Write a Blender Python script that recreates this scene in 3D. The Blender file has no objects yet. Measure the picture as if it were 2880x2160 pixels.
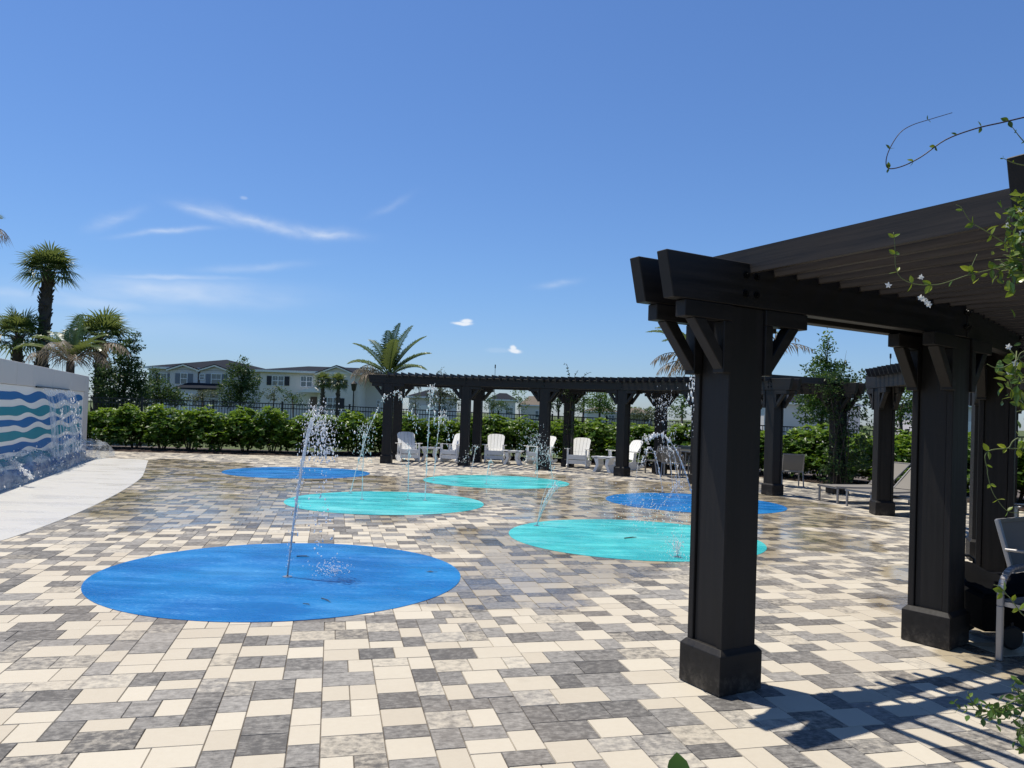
import bpy, math, random
import numpy as np
from mathutils import Vector, Matrix, Euler
R = math.radians
scene = bpy.context.scene
COL = scene.collection
rng = random.Random(7)

# ------------------------------------------------------------------ camera
CAMH = 1.6
F_PX, PITCH, ROLL, CY = 2116.65, 0.0157616, 0.0327189, 1137.4     # in pixels of a 2880 x 2160 frame
cp, sp, cr, sr = math.cos(PITCH), math.sin(PITCH), math.cos(ROLL), math.sin(ROLL)
Fv = Vector((0, cp, sp)); Uv0 = Vector((0, -sp, cp)); Rv0 = Vector((1, 0, 0))
Rv = cr * Rv0 + sr * Uv0; Uv = -sr * Rv0 + cr * Uv0
cd = bpy.data.cameras.new("camera"); cam = bpy.data.objects.new("camera", cd); COL.objects.link(cam)
cam.matrix_world = Matrix(((Rv.x, Uv.x, -Fv.x, 0), (Rv.y, Uv.y, -Fv.y, 0), (Rv.z, Uv.z, -Fv.z, CAMH), (0, 0, 0, 1)))
cd.sensor_width = 36; cd.lens = F_PX / 2880 * 36; cd.shift_y = (CY - 1080) / 2880
cd.clip_start = 0.05; cd.clip_end = 8000
scene.camera = cam
def ray(px, py):
    return Fv + (px - 1440) / F_PX * Rv - (py - CY) / F_PX * Uv
def at(px, py, Y):                      # the point at forward distance Y seen at a spot of the photograph
    d = ray(px, py); return d * (Y / d.y) + Vector((0, 0, CAMH))
def gp(px, py, z=0.0):                  # the point of the level ground there
    d = ray(px, py); return d * ((z - CAMH) / d.z) + Vector((0, 0, CAMH))

# ------------------------------------------------------------------ sky, sun, exposure
SUNV = Vector((-0.262, 0.168, 1)).normalized()
SUN_EL = math.asin(SUNV.z); SUN_AZ = math.atan2(SUNV.x, SUNV.y)
w = bpy.data.worlds.new("World"); scene.world = w; w.use_nodes = True
NT = w.node_tree; N = NT.nodes; Lk = NT.links
bg = N["Background"]; bg.inputs[1].default_value = 0.098
sky = N.new("ShaderNodeTexSky"); sky.sky_type = 'NISHITA'; sky.sun_disc = False
sky.sun_elevation = SUN_EL; sky.sun_rotation = SUN_AZ % (2 * math.pi)
sky.altitude = 0; sky.air_density = 1.15; sky.dust_density = 0.35; sky.ozone_density = 2.2
def wn(t, **k):
    n = N.new(t)
    for a, b in k.items(): setattr(n, a, b)
    return n
def wmath(op, a, b=None, c=None, clamp=False):
    n = N.new("ShaderNodeMath"); n.operation = op; n.use_clamp = clamp
    for i, v in enumerate((a, b, c)):
        if v is None: continue
        if isinstance(v, (int, float)): n.inputs[i].default_value = v
        else: Lk.new(v, n.inputs[i])
    return n.outputs[0]
tc = wn("ShaderNodeTexCoord"); sx = wn("ShaderNodeSeparateXYZ"); Lk.new(tc.outputs["Generated"], sx.inputs[0])
az = wmath('ARCTAN2', sx.outputs[0], sx.outputs[1]); el = wmath('ARCSINE', sx.outputs[2])
cb = wn("ShaderNodeCombineXYZ"); Lk.new(az, cb.inputs[0]); Lk.new(el, cb.inputs[1])
wz = wn("ShaderNodeTexNoise"); wz.inputs["Scale"].default_value = 16; wz.inputs["Detail"].default_value = 5
Lk.new(cb.outputs[0], wz.inputs["Vector"])
def cloud(px, py, lx, ly, tilt, amp, strength, warp):
    d = ray(px, py).normalized(); a0 = math.atan2(d.x, d.y); e0 = math.asin(d.z)
    mp = wn("ShaderNodeMapping", vector_type='TEXTURE')
    mp.inputs[1].default_value = (a0, e0, 0); mp.inputs[2].default_value = (0, 0, tilt); mp.inputs[3].default_value = (lx / F_PX, ly / F_PX, 1)
    off = wn("ShaderNodeVectorMath", operation='MULTIPLY_ADD')
    sub = wn("ShaderNodeVectorMath", operation='SUBTRACT'); sub.inputs[1].default_value = (.5, .5, .5); Lk.new(wz.outputs["Color"], sub.inputs[0])
    Lk.new(sub.outputs[0], off.inputs[0]); off.inputs[1].default_value = (warp, warp * .7, 0); Lk.new(cb.outputs[0], off.inputs[2])
    Lk.new(off.outputs[0], mp.inputs[0])
    ln = wn("ShaderNodeVectorMath", operation='LENGTH'); Lk.new(mp.outputs[0], ln.inputs[0])
    s = wmath('MULTIPLY', ln.outputs["Value"], ln.outputs["Value"]); g = wmath('EXPONENT', wmath('MULTIPLY', s, -1.6))
    nz = wn("ShaderNodeTexNoise"); nz.inputs["Scale"].default_value = amp; nz.inputs["Detail"].default_value = 6
    m2 = wn("ShaderNodeMapping"); m2.inputs[2].default_value = (0, 0, -tilt); m2.inputs[3].default_value = (1, 3.2, 1) if lx > 60 else (1, 1.3, 1); Lk.new(off.outputs[0], m2.inputs[0]); Lk.new(m2.outputs[0], nz.inputs["Vector"])
    v = wmath('MULTIPLY', g, wmath('MULTIPLY_ADD', nz.outputs["Fac"], 1.6, -.15))
    if lx <= 60:
        v = wmath('MULTIPLY', g, wmath('MULTIPLY_ADD', nz.outputs["Fac"], 1.2, .45)); r = wn("ShaderNodeMapRange", interpolation_type='SMOOTHSTEP'); r.inputs[1].default_value = .12; r.inputs[2].default_value = .85; Lk.new(v, r.inputs[0]); v = r.outputs[0]
    return wmath('MULTIPLY', v, strength, clamp=True)
tot = None
for c in [(590, 600, 90, 15, -.15, 30, .5, .02), (740, 622, 150, 18, -.11, 26, .6, .04), (900, 648, 105, 18, -.06, 30, .62, .04), (470, 650, 110, 8, .22, 30, .5, .02),
          (320, 612, 50.1 + 12, 16, .5, 30, .3, .03), (1100, 575, 70, 12, .5, 26, .14, .03), (500, 822, 300, 38, .05, 12, .6, .02), (260, 850, 240, 26, .02, 14, .42, .02), (40, 828, 120, 16, 0, 14, .3, .02),
          (480, 780, 190, 9, .08, 20, .42, .02), (700, 752, 150, 12, .17, 20, .26, .02), (1570, 795, 60.5, 11, .18, 30, .3, .02), (300, 910, 420, 45, 0, 6, .12, .02),
          (1300, 909, 36, 7, 0, 120, .95, .016), (1312, 902, 20, 9, 0, 120, .95, .014), (1449, 986, 26, 9, -.1, 120, .95, .014), (1444, 977, 13, 10, -.15, 120, .95, .012), (1400, 985, 45, 10, 0, 60, .1, .02), (686, 555, 12, 6, 0, 90, .22, .01)]:
    v = cloud(*c); tot = v if tot is None else wmath('MAXIMUM', tot, v)
gam = wn("ShaderNodeHueSaturation"); gam.inputs["Saturation"].default_value = 1.0; Lk.new(sky.outputs[0], gam.inputs["Color"])
mx = wn("ShaderNodeMix", data_type='RGBA'); Lk.new(tot, mx.inputs["Factor"]); tint = wn("ShaderNodeMix", data_type='RGBA', blend_type='MULTIPLY'); tint.inputs["Factor"].default_value = 1; Lk.new(gam.outputs[0], tint.inputs["A"]); zen = wn("ShaderNodeMapRange", interpolation_type='SMOOTHSTEP'); zen.inputs[1].default_value = R(29); zen.inputs[2].default_value = R(75); zen.inputs[3].default_value = 1; zen.inputs[4].default_value = .20; Lk.new(el, zen.inputs[0]); vm = wn("ShaderNodeVectorMath", operation='SCALE'); gz_ = wn("ShaderNodeMapRange", interpolation_type='SMOOTHSTEP'); gz_.inputs[1].default_value = R(-1); gz_.inputs[2].default_value = R(11); gz_.inputs[3].default_value = .745; gz_.inputs[4].default_value = .80; Lk.new(el, gz_.inputs[0]); cz_ = wn("ShaderNodeCombineXYZ"); cz_.inputs[0].default_value = .59; cz_.inputs[2].default_value = 1.13; Lk.new(gz_.outputs[0], cz_.inputs[1]); Lk.new(cz_.outputs[0], vm.inputs[0]); Lk.new(zen.outputs[0], vm.inputs["Scale"]); Lk.new(vm.outputs[0], tint.inputs["B"]); Lk.new(tint.outputs["Result"], mx.inputs["A"]); mx.inputs["B"].default_value = (7.4, 7.9, 8.6, 1)
Lk.new(mx.outputs["Result"], bg.inputs[0])
sl = bpy.data.lights.new("sun", 'SUN'); sun = bpy.data.objects.new("sun", sl); COL.objects.link(sun)
sl.energy = 4.4; sl.angle = R(.53); sl.color = (1, .935, .82)
sun.rotation_euler = (-SUNV).to_track_quat('-Z', 'Y').to_euler(); sun.location = (-20, 15, 60)
scene.view_settings.view_transform = 'Standard'; scene.view_settings.look = 'None'; scene.view_settings.exposure = 0.2; scene.view_settings.gamma = 1
scene.render.engine = 'CYCLES'; scene.cycles.max_bounces = 8; scene.cycles.transparent_max_bounces = 24; scene.cycles.use_denoising = True
scene.cycles.caustics_reflective = False; scene.cycles.caustics_refractive = False; scene.cycles.sample_clamp_indirect = 6

# ------------------------------------------------------------------ object helpers
def props(o, label=None, cat=None, group=None, kind=None):
    if label: o["label"] = label
    if cat: o["category"] = cat
    if group: o["group"] = group
    if kind: o["kind"] = kind
    return o
def thing(name, label, cat, loc=(0, 0, 0), rz=0, group=None):
    o = bpy.data.objects.new(name, None); o.empty_display_size = .1; COL.objects.link(o)
    o.location = loc; o.rotation_euler = (0, 0, rz); return props(o, label, cat, group)
class MB:
    def __init__(s): s.v = []; s.f = []; s.t = []; s.tint = 0.5
    def add(s, vs, fs, tint=None):
        b = len(s.v); s.v += [tuple(v) for v in vs]; s.f += [tuple(i + b for i in f) for f in fs]; s.t += [s.tint if tint is None else tint] * len(fs); return s
    def hexa(s, p, tint=None):          # p: 4 bottom then 4 top, counter-clockwise
        return s.add(p, [(3, 2, 1, 0), (4, 5, 6, 7), (0, 1, 5, 4), (1, 2, 6, 5), (2, 3, 7, 6), (3, 0, 4, 7)], tint)
    def box(s, x0, x1, y0, y1, z0, z1, tint=None):
        return s.hexa([(x0, y0, z0), (x1, y0, z0), (x1, y1, z0), (x0, y1, z0), (x0, y0, z1), (x1, y0, z1), (x1, y1, z1), (x0, y1, z1)], tint)
    def bar(s, a, b, w_, h_, up=(0, 0, 1), tint=None):     # square bar from a to b
        a = Vector(a); b = Vector(b); d = (b - a).normalized(); u = Vector(up); x = d.cross(u)
        if x.length < 1e-4: x = d.cross(Vector((1, 0, 0)))
        x.normalize(); y = x.cross(d)
        c = [(-1, -1), (1, -1), (1, 1), (-1, 1)]
        return s.hexa([a + x * i * w_ / 2 + y * j * h_ / 2 for i, j in c] + [b + x * i * w_ / 2 + y * j * h_ / 2 for i, j in c], tint)
    def tube(s, pts, rad, n=8, tint=None, cap=True):
        pts = [Vector(p) for p in pts]; m = len(pts)
        rads = rad if isinstance(rad, (list, tuple)) else [rad] * m
        b = len(s.v); ref = Vector((0, 0, 1)); x = None
        for i, p in enumerate(pts):
            d = (pts[min(i + 1, m - 1)] - pts[max(i - 1, 0)]).normalized()
            if x is None: x = d.orthogonal().normalized()
            else: x = (x - d * x.dot(d)).normalized()
            y = d.cross(x)
            for k in range(n):
                a = 2 * math.pi * k / n; s.v.append(tuple(p + (x * math.cos(a) + y * math.sin(a)) * rads[i]))
        fs = [(b + i * n + k, b + i * n + (k + 1) % n, b + (i + 1) * n + (k + 1) % n, b + (i + 1) * n + k) for i in range(m - 1) for k in range(n)]
        if cap: fs += [tuple(b + n - 1 - k for k in range(n)), tuple(b + (m - 1) * n + k for k in range(n))]
        s.f += fs; s.t += [s.tint if tint is None else tint] * len(fs); return s
    def prism(s, poly, h, axis='y', o=0.0, tint=None):     # polygon of (a,b) extruded by h along an axis, from offset o
        n = len(poly)
        mk = {'y': lambda a, b, t: (a, t, b), 'x': lambda a, b, t: (t, a, b), 'z': lambda a, b, t: (a, b, t)}[axis]
        vs = [mk(a, b, o) for a, b in poly] + [mk(a, b, o + h) for a, b in poly]
        return s.add(vs, [tuple(range(n)), tuple(range(2 * n - 1, n - 1, -1))] + [(i, i + n, (i + 1) % n + n, (i + 1) % n) for i in range(n)], tint)
    def blob(s, c, r, tint=None, sub=0):
        vs, fs = ICO; c = Vector(c)
        if isinstance(r, (int, float)): r = (r, r, r)
        return s.add([(c.x + v[0] * r[0], c.y + v[1] * r[1], c.z + v[2] * r[2]) for v in vs], fs, tint)
    def mesh(s, name):
        me = bpy.data.meshes.new(name); me.from_pydata(s.v, [], s.f)
        a = me.attributes.new('tint', 'FLOAT', 'FACE'); a.data.foreach_set('value', np.array(s.t, dtype=np.float32)); return me
    def build(s, name, mat, parent=None, smooth=False, bevel=0, recalc=True, loc=None, rot=None):
        me = s.mesh(name)
        if recalc:
            import bmesh
            bm = bmesh.new(); bm.from_mesh(me); bmesh.ops.recalc_face_normals(bm, faces=bm.faces); bm.to_mesh(me); bm.free()
        me.materials.append(mat)
        if smooth: me.polygons.foreach_set('use_smooth', [True] * len(me.polygons))
        o = bpy.data.objects.new(name, me); COL.objects.link(o)
        if parent: o.parent = parent
        if loc is not None: o.location = loc
        if rot is not None: o.rotation_euler = rot
        if bevel:
            m = o.modifiers.new("bevel", 'BEVEL'); m.width = bevel; m.segments = 1; m.limit_method = 'ANGLE'
        return o
_t = (1 + 5 ** .5) / 2; _n = math.sqrt(1 + _t * _t)
ICO = ([(a / _n, b / _n, c / _n) for a, b, c in [(-1, _t, 0), (1, _t, 0), (-1, -_t, 0), (1, -_t, 0), (0, -1, _t), (0, 1, _t), (0, -1, -_t), (0, 1, -_t), (_t, 0, -1), (_t, 0, 1), (-_t, 0, -1), (-_t, 0, 1)]],
       [(0, 11, 5), (0, 5, 1), (0, 1, 7), (0, 7, 10), (0, 10, 11), (1, 5, 9), (5, 11, 4), (11, 10, 2), (10, 7, 6), (7, 1, 8), (3, 9, 4), (3, 4, 2), (3, 2, 6), (3, 6, 8), (3, 8, 9), (4, 9, 5), (2, 4, 11), (6, 2, 10), (8, 6, 7), (9, 8, 1)])
def kids(o): return [c for c in o.children]
def copy_tree(o, parent=None):
    c = o.copy(); COL.objects.link(c)
    if parent: c.parent = parent
    for ch in kids(o): copy_tree(ch, c)
    return c
def dup(o, loc, rz, label, group=None):
    c = copy_tree(o); c.location = loc; c.rotation_euler = (0, 0, rz); c["label"] = label
    if group: c["group"] = group
    return c

# ------------------------------------------------------------------ materials
def mat(name, build):
    m = bpy.data.materials.new(name); m.use_nodes = True; nt = m.node_tree; b = nt.nodes["Principled BSDF"]
    build(G(nt), b); return m
class G:
    def __init__(s, nt): s.nt = nt
    def n(s, t, **k):
        x = s.nt.nodes.new(t)
        for a, b in k.items(): setattr(x, a, b)
        return x
    def l(s, a, b): s.nt.links.new(a, b)
    def put(s, sock, v):
        if isinstance(v, bpy.types.NodeSocket): s.l(v, sock)
        elif isinstance(v, (tuple, list)) and len(v) == 3 and sock.type == 'RGBA': sock.default_value = (*v, 1)
        else: sock.default_value = v
    def m(s, op, a, b=None, c=None, clamp=False):
        x = s.n("ShaderNodeMath", operation=op, use_clamp=clamp)
        for i, v in enumerate((a, b, c)):
            if v is not None: s.put(x.inputs[i], v)
        return x.outputs[0]
    def mix(s, f, a, b, blend='MIX'):
        x = s.n("ShaderNodeMix", data_type='RGBA', blend_type=blend)
        s.put(x.inputs["Factor"], f); s.put(x.inputs["A"], a); s.put(x.inputs["B"], b); return x.outputs["Result"]
    def ramp(s, f, lo, hi, a=0.0, b=1.0, smooth=True):
        x = s.n("ShaderNodeMapRange", interpolation_type='SMOOTHSTEP' if smooth else 'LINEAR')
        s.put(x.inputs[0], f); x.inputs[1].default_value = lo; x.inputs[2].default_value = hi; s.put(x.inputs[3], a); s.put(x.inputs[4], b); return x.outputs[0]
    def noise(s, scale, detail=4, vec=None, rough=.55, dim=None, w_=None):
        x = s.n("ShaderNodeTexNoise"); x.inputs["Scale"].default_value = scale; x.inputs["Detail"].default_value = detail; x.inputs["Roughness"].default_value = rough
        if w_ is not None: x.noise_dimensions = '4D'; s.put(x.inputs["W"], w_)
        if vec is not None: s.l(vec, x.inputs["Vector"])
        return x.outputs["Fac"]
    def obj(s, sc=(1, 1, 1)):
        t = s.n("ShaderNodeTexCoord"); m = s.n("ShaderNodeMapping"); m.inputs[3].default_value = sc; s.l(t.outputs["Object"], m.inputs[0]); return m.outputs[0]
    def pos(s, sc=(1, 1, 1)):
        t = s.n("ShaderNodeNewGeometry"); m = s.n("ShaderNodeMapping"); m.inputs[3].default_value = sc; s.l(t.outputs["Position"], m.inputs[0]); return m.outputs[0]
    def attr(s, name): return s.n("ShaderNodeAttribute", attribute_name=name)
    def bump(s, h, strength, dist, b):
        x = s.n("ShaderNodeBump"); x.inputs["Strength"].default_value = strength; x.inputs["Distance"].default_value = dist; s.l(h, x.inputs["Height"]); s.l(x.outputs[0], b.inputs["Normal"])
def simple(name, col, rough=.5, metal=0, var=.12, scale=8, bump=0.0, spec=.5):
    def f(g, b):
        v = g.noise(scale, 5, g.obj())
        g.put(b.inputs["Base Color"], g.mix(v, tuple(c * (1 - var) for c in col), tuple(min(1, c * (1 + var)) for c in col)))
        b.inputs["Roughness"].default_value = rough; b.inputs["Metallic"].default_value = metal; b.inputs["Specular IOR Level"].default_value = spec
        if bump: g.bump(g.noise(scale * 12, 4, g.obj()), bump, .004, b)
    return mat(name, f)
def wood(name, axis, dust=False):
    sc = {'x': (1.2, 26, 26), 'z': (26, 26, 1.2)}[axis]
    def f(g, b):
        v = g.noise(1.0, 6, g.obj(sc), .6); k = g.noise(3.0, 3, g.obj())
        inf = g.n("ShaderNodeObjectInfo")
        c = g.mix(g.ramp(v, .3, .72), (.0058, .0051, .0049), (.0225, .0195, .0178))
        c = g.mix(g.m('MULTIPLY', g.ramp(k, .35, .75), .6), c, (.016, .0135, .0115))
        c = g.mix(g.m('MULTIPLY', inf.outputs["Random"], .3), c, (.018, .0165, .016))
        vo = g.n("ShaderNodeTexVoronoi"); vo.inputs["Scale"].default_value = 2.6; g.l(g.obj((1, 1, .62) if axis == 'z' else (.62, 1, 1)), vo.inputs["Vector"])
        c = g.mix(g.ramp(vo.outputs["Distance"], .035, .075, .8, 0), c, (.004, .0032, .003))
        if dust:
            tc_ = g.n("ShaderNodeTexCoord"); sx_ = g.n("ShaderNodeSeparateXYZ"); g.l(tc_.outputs["Object"], sx_.inputs[0])
            d_ = g.m('MULTIPLY', g.ramp(sx_.outputs[2], .01, .17, 1, 0), g.ramp(g.noise(14, 5, g.obj(), .7), .42, .68)); c = g.mix(g.m('MULTIPLY', d_, .55), c, (.13, .115, .095))
        g.put(b.inputs["Base Color"], c); g.put(b.inputs["Roughness"], g.ramp(v, .2, .8, .48, .68)); b.inputs["Specular IOR Level"].default_value = .35
        g.bump(v, .35, .003, b)
    return mat(name, f)
M = {}
M['wood_z'] = wood('stained_wood_upright', 'z'); M['wood_x'] = wood('stained_wood_long', 'x'); M['wood_p'] = wood('stained_wood_plinth', 'x', True)
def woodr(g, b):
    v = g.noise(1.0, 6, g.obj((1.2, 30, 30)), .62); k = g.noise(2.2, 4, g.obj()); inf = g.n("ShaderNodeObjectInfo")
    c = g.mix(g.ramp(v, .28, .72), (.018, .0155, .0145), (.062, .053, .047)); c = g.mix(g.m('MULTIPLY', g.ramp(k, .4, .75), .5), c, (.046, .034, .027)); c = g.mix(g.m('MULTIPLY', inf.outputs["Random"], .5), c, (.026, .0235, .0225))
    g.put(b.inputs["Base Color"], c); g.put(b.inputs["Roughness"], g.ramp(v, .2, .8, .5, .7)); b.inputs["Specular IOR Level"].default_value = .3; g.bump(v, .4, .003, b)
M['wood_r'] = mat('bounce_lit_rafter_wood', woodr)  # pergola wood with ground bounce light put into a lighter colour
M['bolt'] = simple('bolt_black', (.008, .008, .009), .4, .6)
M['galv'] = simple('galvanised', (.5, .5, .52), .35, .9)
M['blackmetal'] = simple('black_powdercoat', (.006, .006, .007), .4)
M['alu'] = simple('brushed_alu', (.33, .325, .33), .36, .55, .08)
M['sling'] = simple('sling_taupe', (.21, .195, .175), .75, 0, .06, 3, .2)
M['poly'] = simple('white_polywood', (.90, .90, .88), .42, 0, .03)
M['black'] = simple('black_fabric', (.0035, .0035, .004), .9, 0, .3, 20, .4, .12)
M['rubber'] = simple('black_rubber', (.008, .008, .008), .6)
M['stucco'] = simple('stucco_white', (.62, .59, .595), .85, 0, .03, 2)
M['stucco2'] = simple('stucco_cream', (.74, .69, .63), .85, 0, .03, 2)
M['tan'] = simple('stucco_tan', (.36, .30, .24), .85, 0, .05, 2)
M['trim'] = simple('white_trim', (.8, .8, .8), .6)
M['roof'] = simple('shingle_grey', (.024, .028, .038), 1, 0, .25, 3, .5, .08)
M['roofb'] = simple('shingle_brown', (.14, .115, .09), .9, 0, .25, 3, .5)
M['shut_g'] = simple('shutter_grey', (.17, .19, .23), .6); M['shut_b'] = simple('shutter_black', (.012, .014, .02), .5)
M['door'] = simple('door_brown', (.12, .07, .05), .5)
M['glass'] = simple('window_glass', (.10, .14, .16), .06, 0, .3, 2, 0, .8)
M['panel'] = simple('wall_panel', (.585, .56, .525), .5, 0, .04, 1.5)
M['tilew'] = simple('mural_white', (.88, .865, .83), .3, 0, .04, 2)
M['tileb'] = simple('mural_blue', (.002, .125, .36), .5, 0, .1, 2, 0, .2); M['tilet'] = simple('mural_teal', (.006, .22, .29), .5, 0, .12, 2, 0, .2)
M['carpaint'] = simple('car_black', (.008, .009, .012), .15, 0, .1, 8, 0, .8)
M['asphalt'] = simple('pale_road', (.42, .41, .40), .9, 0, .08, .5)
M['bark'] = simple('bark', (.075, .06, .048), .9, 0, .4, 9, .8)
M['stem'] = simple('green_stem', (.13, .16, .05), .6, 0, .2, 30)
M['stemp'] = simple('purple_stem', (.045, .025, .03), .5, 0, .2, 30)
def flf(g, b):
    b.inputs['Base Color'].default_value = (.9, .88, .82, 1); tr = g.n('ShaderNodeBsdfTranslucent'); tr.inputs[0].default_value = (.95, .93, .86, 1); ms = g.n('ShaderNodeMixShader'); ms.inputs[0].default_value = .5; g.l(b.outputs[0], ms.inputs[1]); g.l(tr.outputs[0], ms.inputs[2]); g.l(ms.outputs[0], g.nt.nodes['Material Output'].inputs[0])
M['flower'] = mat('white_flower', flf)
def leafmat(name, dark, light, young, trans=.25, rough=.42):
    def f(g, b):
        t = g.attr('tint').outputs["Fac"]
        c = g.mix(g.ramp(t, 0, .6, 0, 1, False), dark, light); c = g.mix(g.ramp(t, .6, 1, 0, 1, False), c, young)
        g.put(b.inputs["Base Color"], c); b.inputs["Roughness"].default_value = rough; b.inputs["Specular IOR Level"].default_value = .4
        tr = g.n("ShaderNodeBsdfTranslucent"); g.put(tr.inputs[0], g.mix(.5, c, (young[0] * 1.2, young[1] * 1.2, young[2])))
        ms = g.n("ShaderNodeMixShader"); ms.inputs[0].default_value = trans; g.l(b.outputs[0], ms.inputs[1]); g.l(tr.outputs[0], ms.inputs[2])
        g.l(ms.outputs[0], g.nt.nodes["Material Output"].inputs[0])
    return mat(name, f)
M['clusia'] = leafmat('clusia_leaf', (.020, .060, .010), (.074, .165, .016), (.22, .33, .03), .42, .38)
M['leaf'] = leafmat('tree_leaf', (.018, .045, .016), (.05, .105, .028), (.11, .18, .045), .33, .42)
M['leafg'] = leafmat('grey_leaf', (.045, .065, .038), (.085, .115, .06), (.15, .18, .08), .3, .5)
M['leafy'] = leafmat('bright_leaf', (.02, .065, .013), (.065, .145, .025), (.16, .25, .04), .36, .4)
M['vine'] = leafmat('jasmine_leaf', (.014, .05, .016), (.08, .16, .02), (.30, .36, .03), .35, .3)
M['palm'] = leafmat('palm_leaf', (.026, .062, .023), (.082, .142, .038), (.25, .28, .08), .34, .34)
M['palmb'] = leafmat('palm_dead', (.10, .07, .05), (.27, .21, .155), (.60, .53, .45), .2, .6)

GROT = R(13.4); UNIT = .0763; PADS = [(-2.157, 7.327, 1.71, 'b'), (1.733, 10.332, 1.72, 't'), (-2.19, 13.446, 1.745, 't'), (-.317, 18.381, 1.775, 't'), (-5.374, 19.1, 1.8, 'b'), (3.69, 15.037, 1.75, 'b')]
WET = [(-7.3, 17.2, 3.4), (-5.2, 16.2, 3.0), (-6.2, 12.6, 2.4), (-4.4, 11.8, 2.5), (-2.6, 13.3, 2.9), (-5.6, 18.6, 2.3), (-3.2, 17.0, 2.4), (-.4, 17.6, 2.9), (1.2, 15.5, 2.6), (3.7, 15.6, 3.4), (2.2, 12.5, 2.8), (1.0, 19.6, 2.0), (3.4, 18.2, 2.2), (.1, 9.9, 1.5),
       (-.2, 7.0, 1.1), (.6, 8.1, 1.2), (1.4, 8.6, .9), (2.4, 9.6, 1.5), (4.2, 10.6, 1.3), (5.2, 13.2, 1.6), (4.2, 6.6, 1.1), (3.6, 5.3, .6), (5.0, 8.2, 1.0), (-9.8, 20.6, 2.2), (-8.4, 20.2, 2.0)]
def wetmask(g):
    P = g.pos(); nz = g.noise(.9, 5, P, .6); best = None
    for x, y, r in WET:
        d = g.n("ShaderNodeVectorMath", operation='DISTANCE'); g.l(P, d.inputs[0]); d.inputs[1].default_value = (x, y, 0)
        v = g.m('SUBTRACT', 1.0, g.m('DIVIDE', d.outputs["Value"], r)); best = v if best is None else g.m('MAXIMUM', best, v)
    return g.ramp(g.m('ADD', best, g.m('MULTIPLY', g.m('SUBTRACT', nz, .5), 1.1)), .10, .26)
def paver(g, b):
    t = g.attr('tint').outputs["Fac"]; rnd = g.attr('rnd').outputs["Fac"]
    uv = g.n("ShaderNodeUVMap"); uv.uv_map = 'UVMap'
    mp = g.n("ShaderNodeMapping"); mp.inputs[3].default_value = (16, 90, 1); g.l(uv.outputs[0], mp.inputs[0])
    streak = g.noise(1.0, 7, mp.outputs[0], .74, w_=g.m('MULTIPLY', rnd, 60))
    mp2 = g.n("ShaderNodeMapping"); mp2.inputs[3].default_value = (26, 34, 1); g.l(uv.outputs[0], mp2.inputs[0])
    blot = g.noise(1.0, 7, mp2.outputs[0], .72, w_=g.m('MULTIPLY', rnd, 35))
    fine = g.noise(200, 3, g.pos(), .75); lowf = g.noise(17, 4, g.pos((1, 1, 1)), .6)
    gl = g.m('ADD', g.m('MULTIPLY', g.ramp(streak, .34, .72), .48), g.m('MULTIPLY', g.ramp(blot, .36, .72), .42)); gl = g.m('ADD', gl, g.m('MULTIPLY', g.m('SUBTRACT', g.ramp(lowf, .3, .7), .5), .30)); gl = g.m('ADD', gl, g.m('MULTIPLY', g.m('SUBTRACT', fine, .5), .45))
    gl = g.m('ADD', gl, g.m('MULTIPLY', g.m('SUBTRACT', rnd, .48), .58), clamp=True)
    grey = g.mix(gl, (.105, .100, .095), (.42, .40, .37))
    cream = g.mix(g.m('MULTIPLY_ADD', rnd, .5, g.m('MULTIPLY', blot, .5)), (.47, .415, .33), (.64, .59, .49))
    # some blocks carry both mixes of concrete
    sel = g.ramp(g.m('ADD', t, g.m('ADD', g.m('MULTIPLY', g.m('SUBTRACT', lowf, .5), .34), g.m('MULTIPLY', g.m('SUBTRACT', blot, .5), .26))), .38, .62)
    c = g.mix(sel, grey, cream)
    c = g.mix(g.ramp(fine, .60, .75, 0, .33), c, g.mix(.5, c, (.10, .09, .08)))
    P = g.pos(); big = g.noise(.45, 4, P, .5); c = g.mix(g.ramp(big, .42, .68, 0, .16), c, (.40, .33, .26))
    st = g.noise(1.7, 6, g.pos((1, 1, 1)), .7); c = g.mix(g.ramp(st, .60, .74, 0, .25), c, g.mix(.6, c, (.17, .14, .11)))
    wet = wetmask(g)
    wc = g.mix(1.0, c, (.86, .81, .70), 'MULTIPLY'); c2 = g.mix(wet, c, wc)
    g.put(b.inputs["Base Color"], c2)
    film = g.ramp(g.noise(1.3, 4, g.pos((1, 1, 1))), .42, .62, .26, .06)
    dry = g.ramp(fine, .3, .7, .66, .85)
    g.put(b.inputs["Roughness"], g.mix(wet, dry, film)); g.put(b.inputs["Specular IOR Level"], g.ramp(wet, 0, 1, .35, .55))
    hb = g.m('MULTIPLY', fine, g.m('SUBTRACT', 1.0, g.m('MULTIPLY', wet, .9))); g.bump(g.m('ADD', hb, g.m('MULTIPLY', streak, .5)), .45, .0025, b)
M['paver'] = mat('paver', paver)
M['sand'] = simple('joint_sand', (.12, .10, .085), .95, 0, .3, 40)
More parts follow.
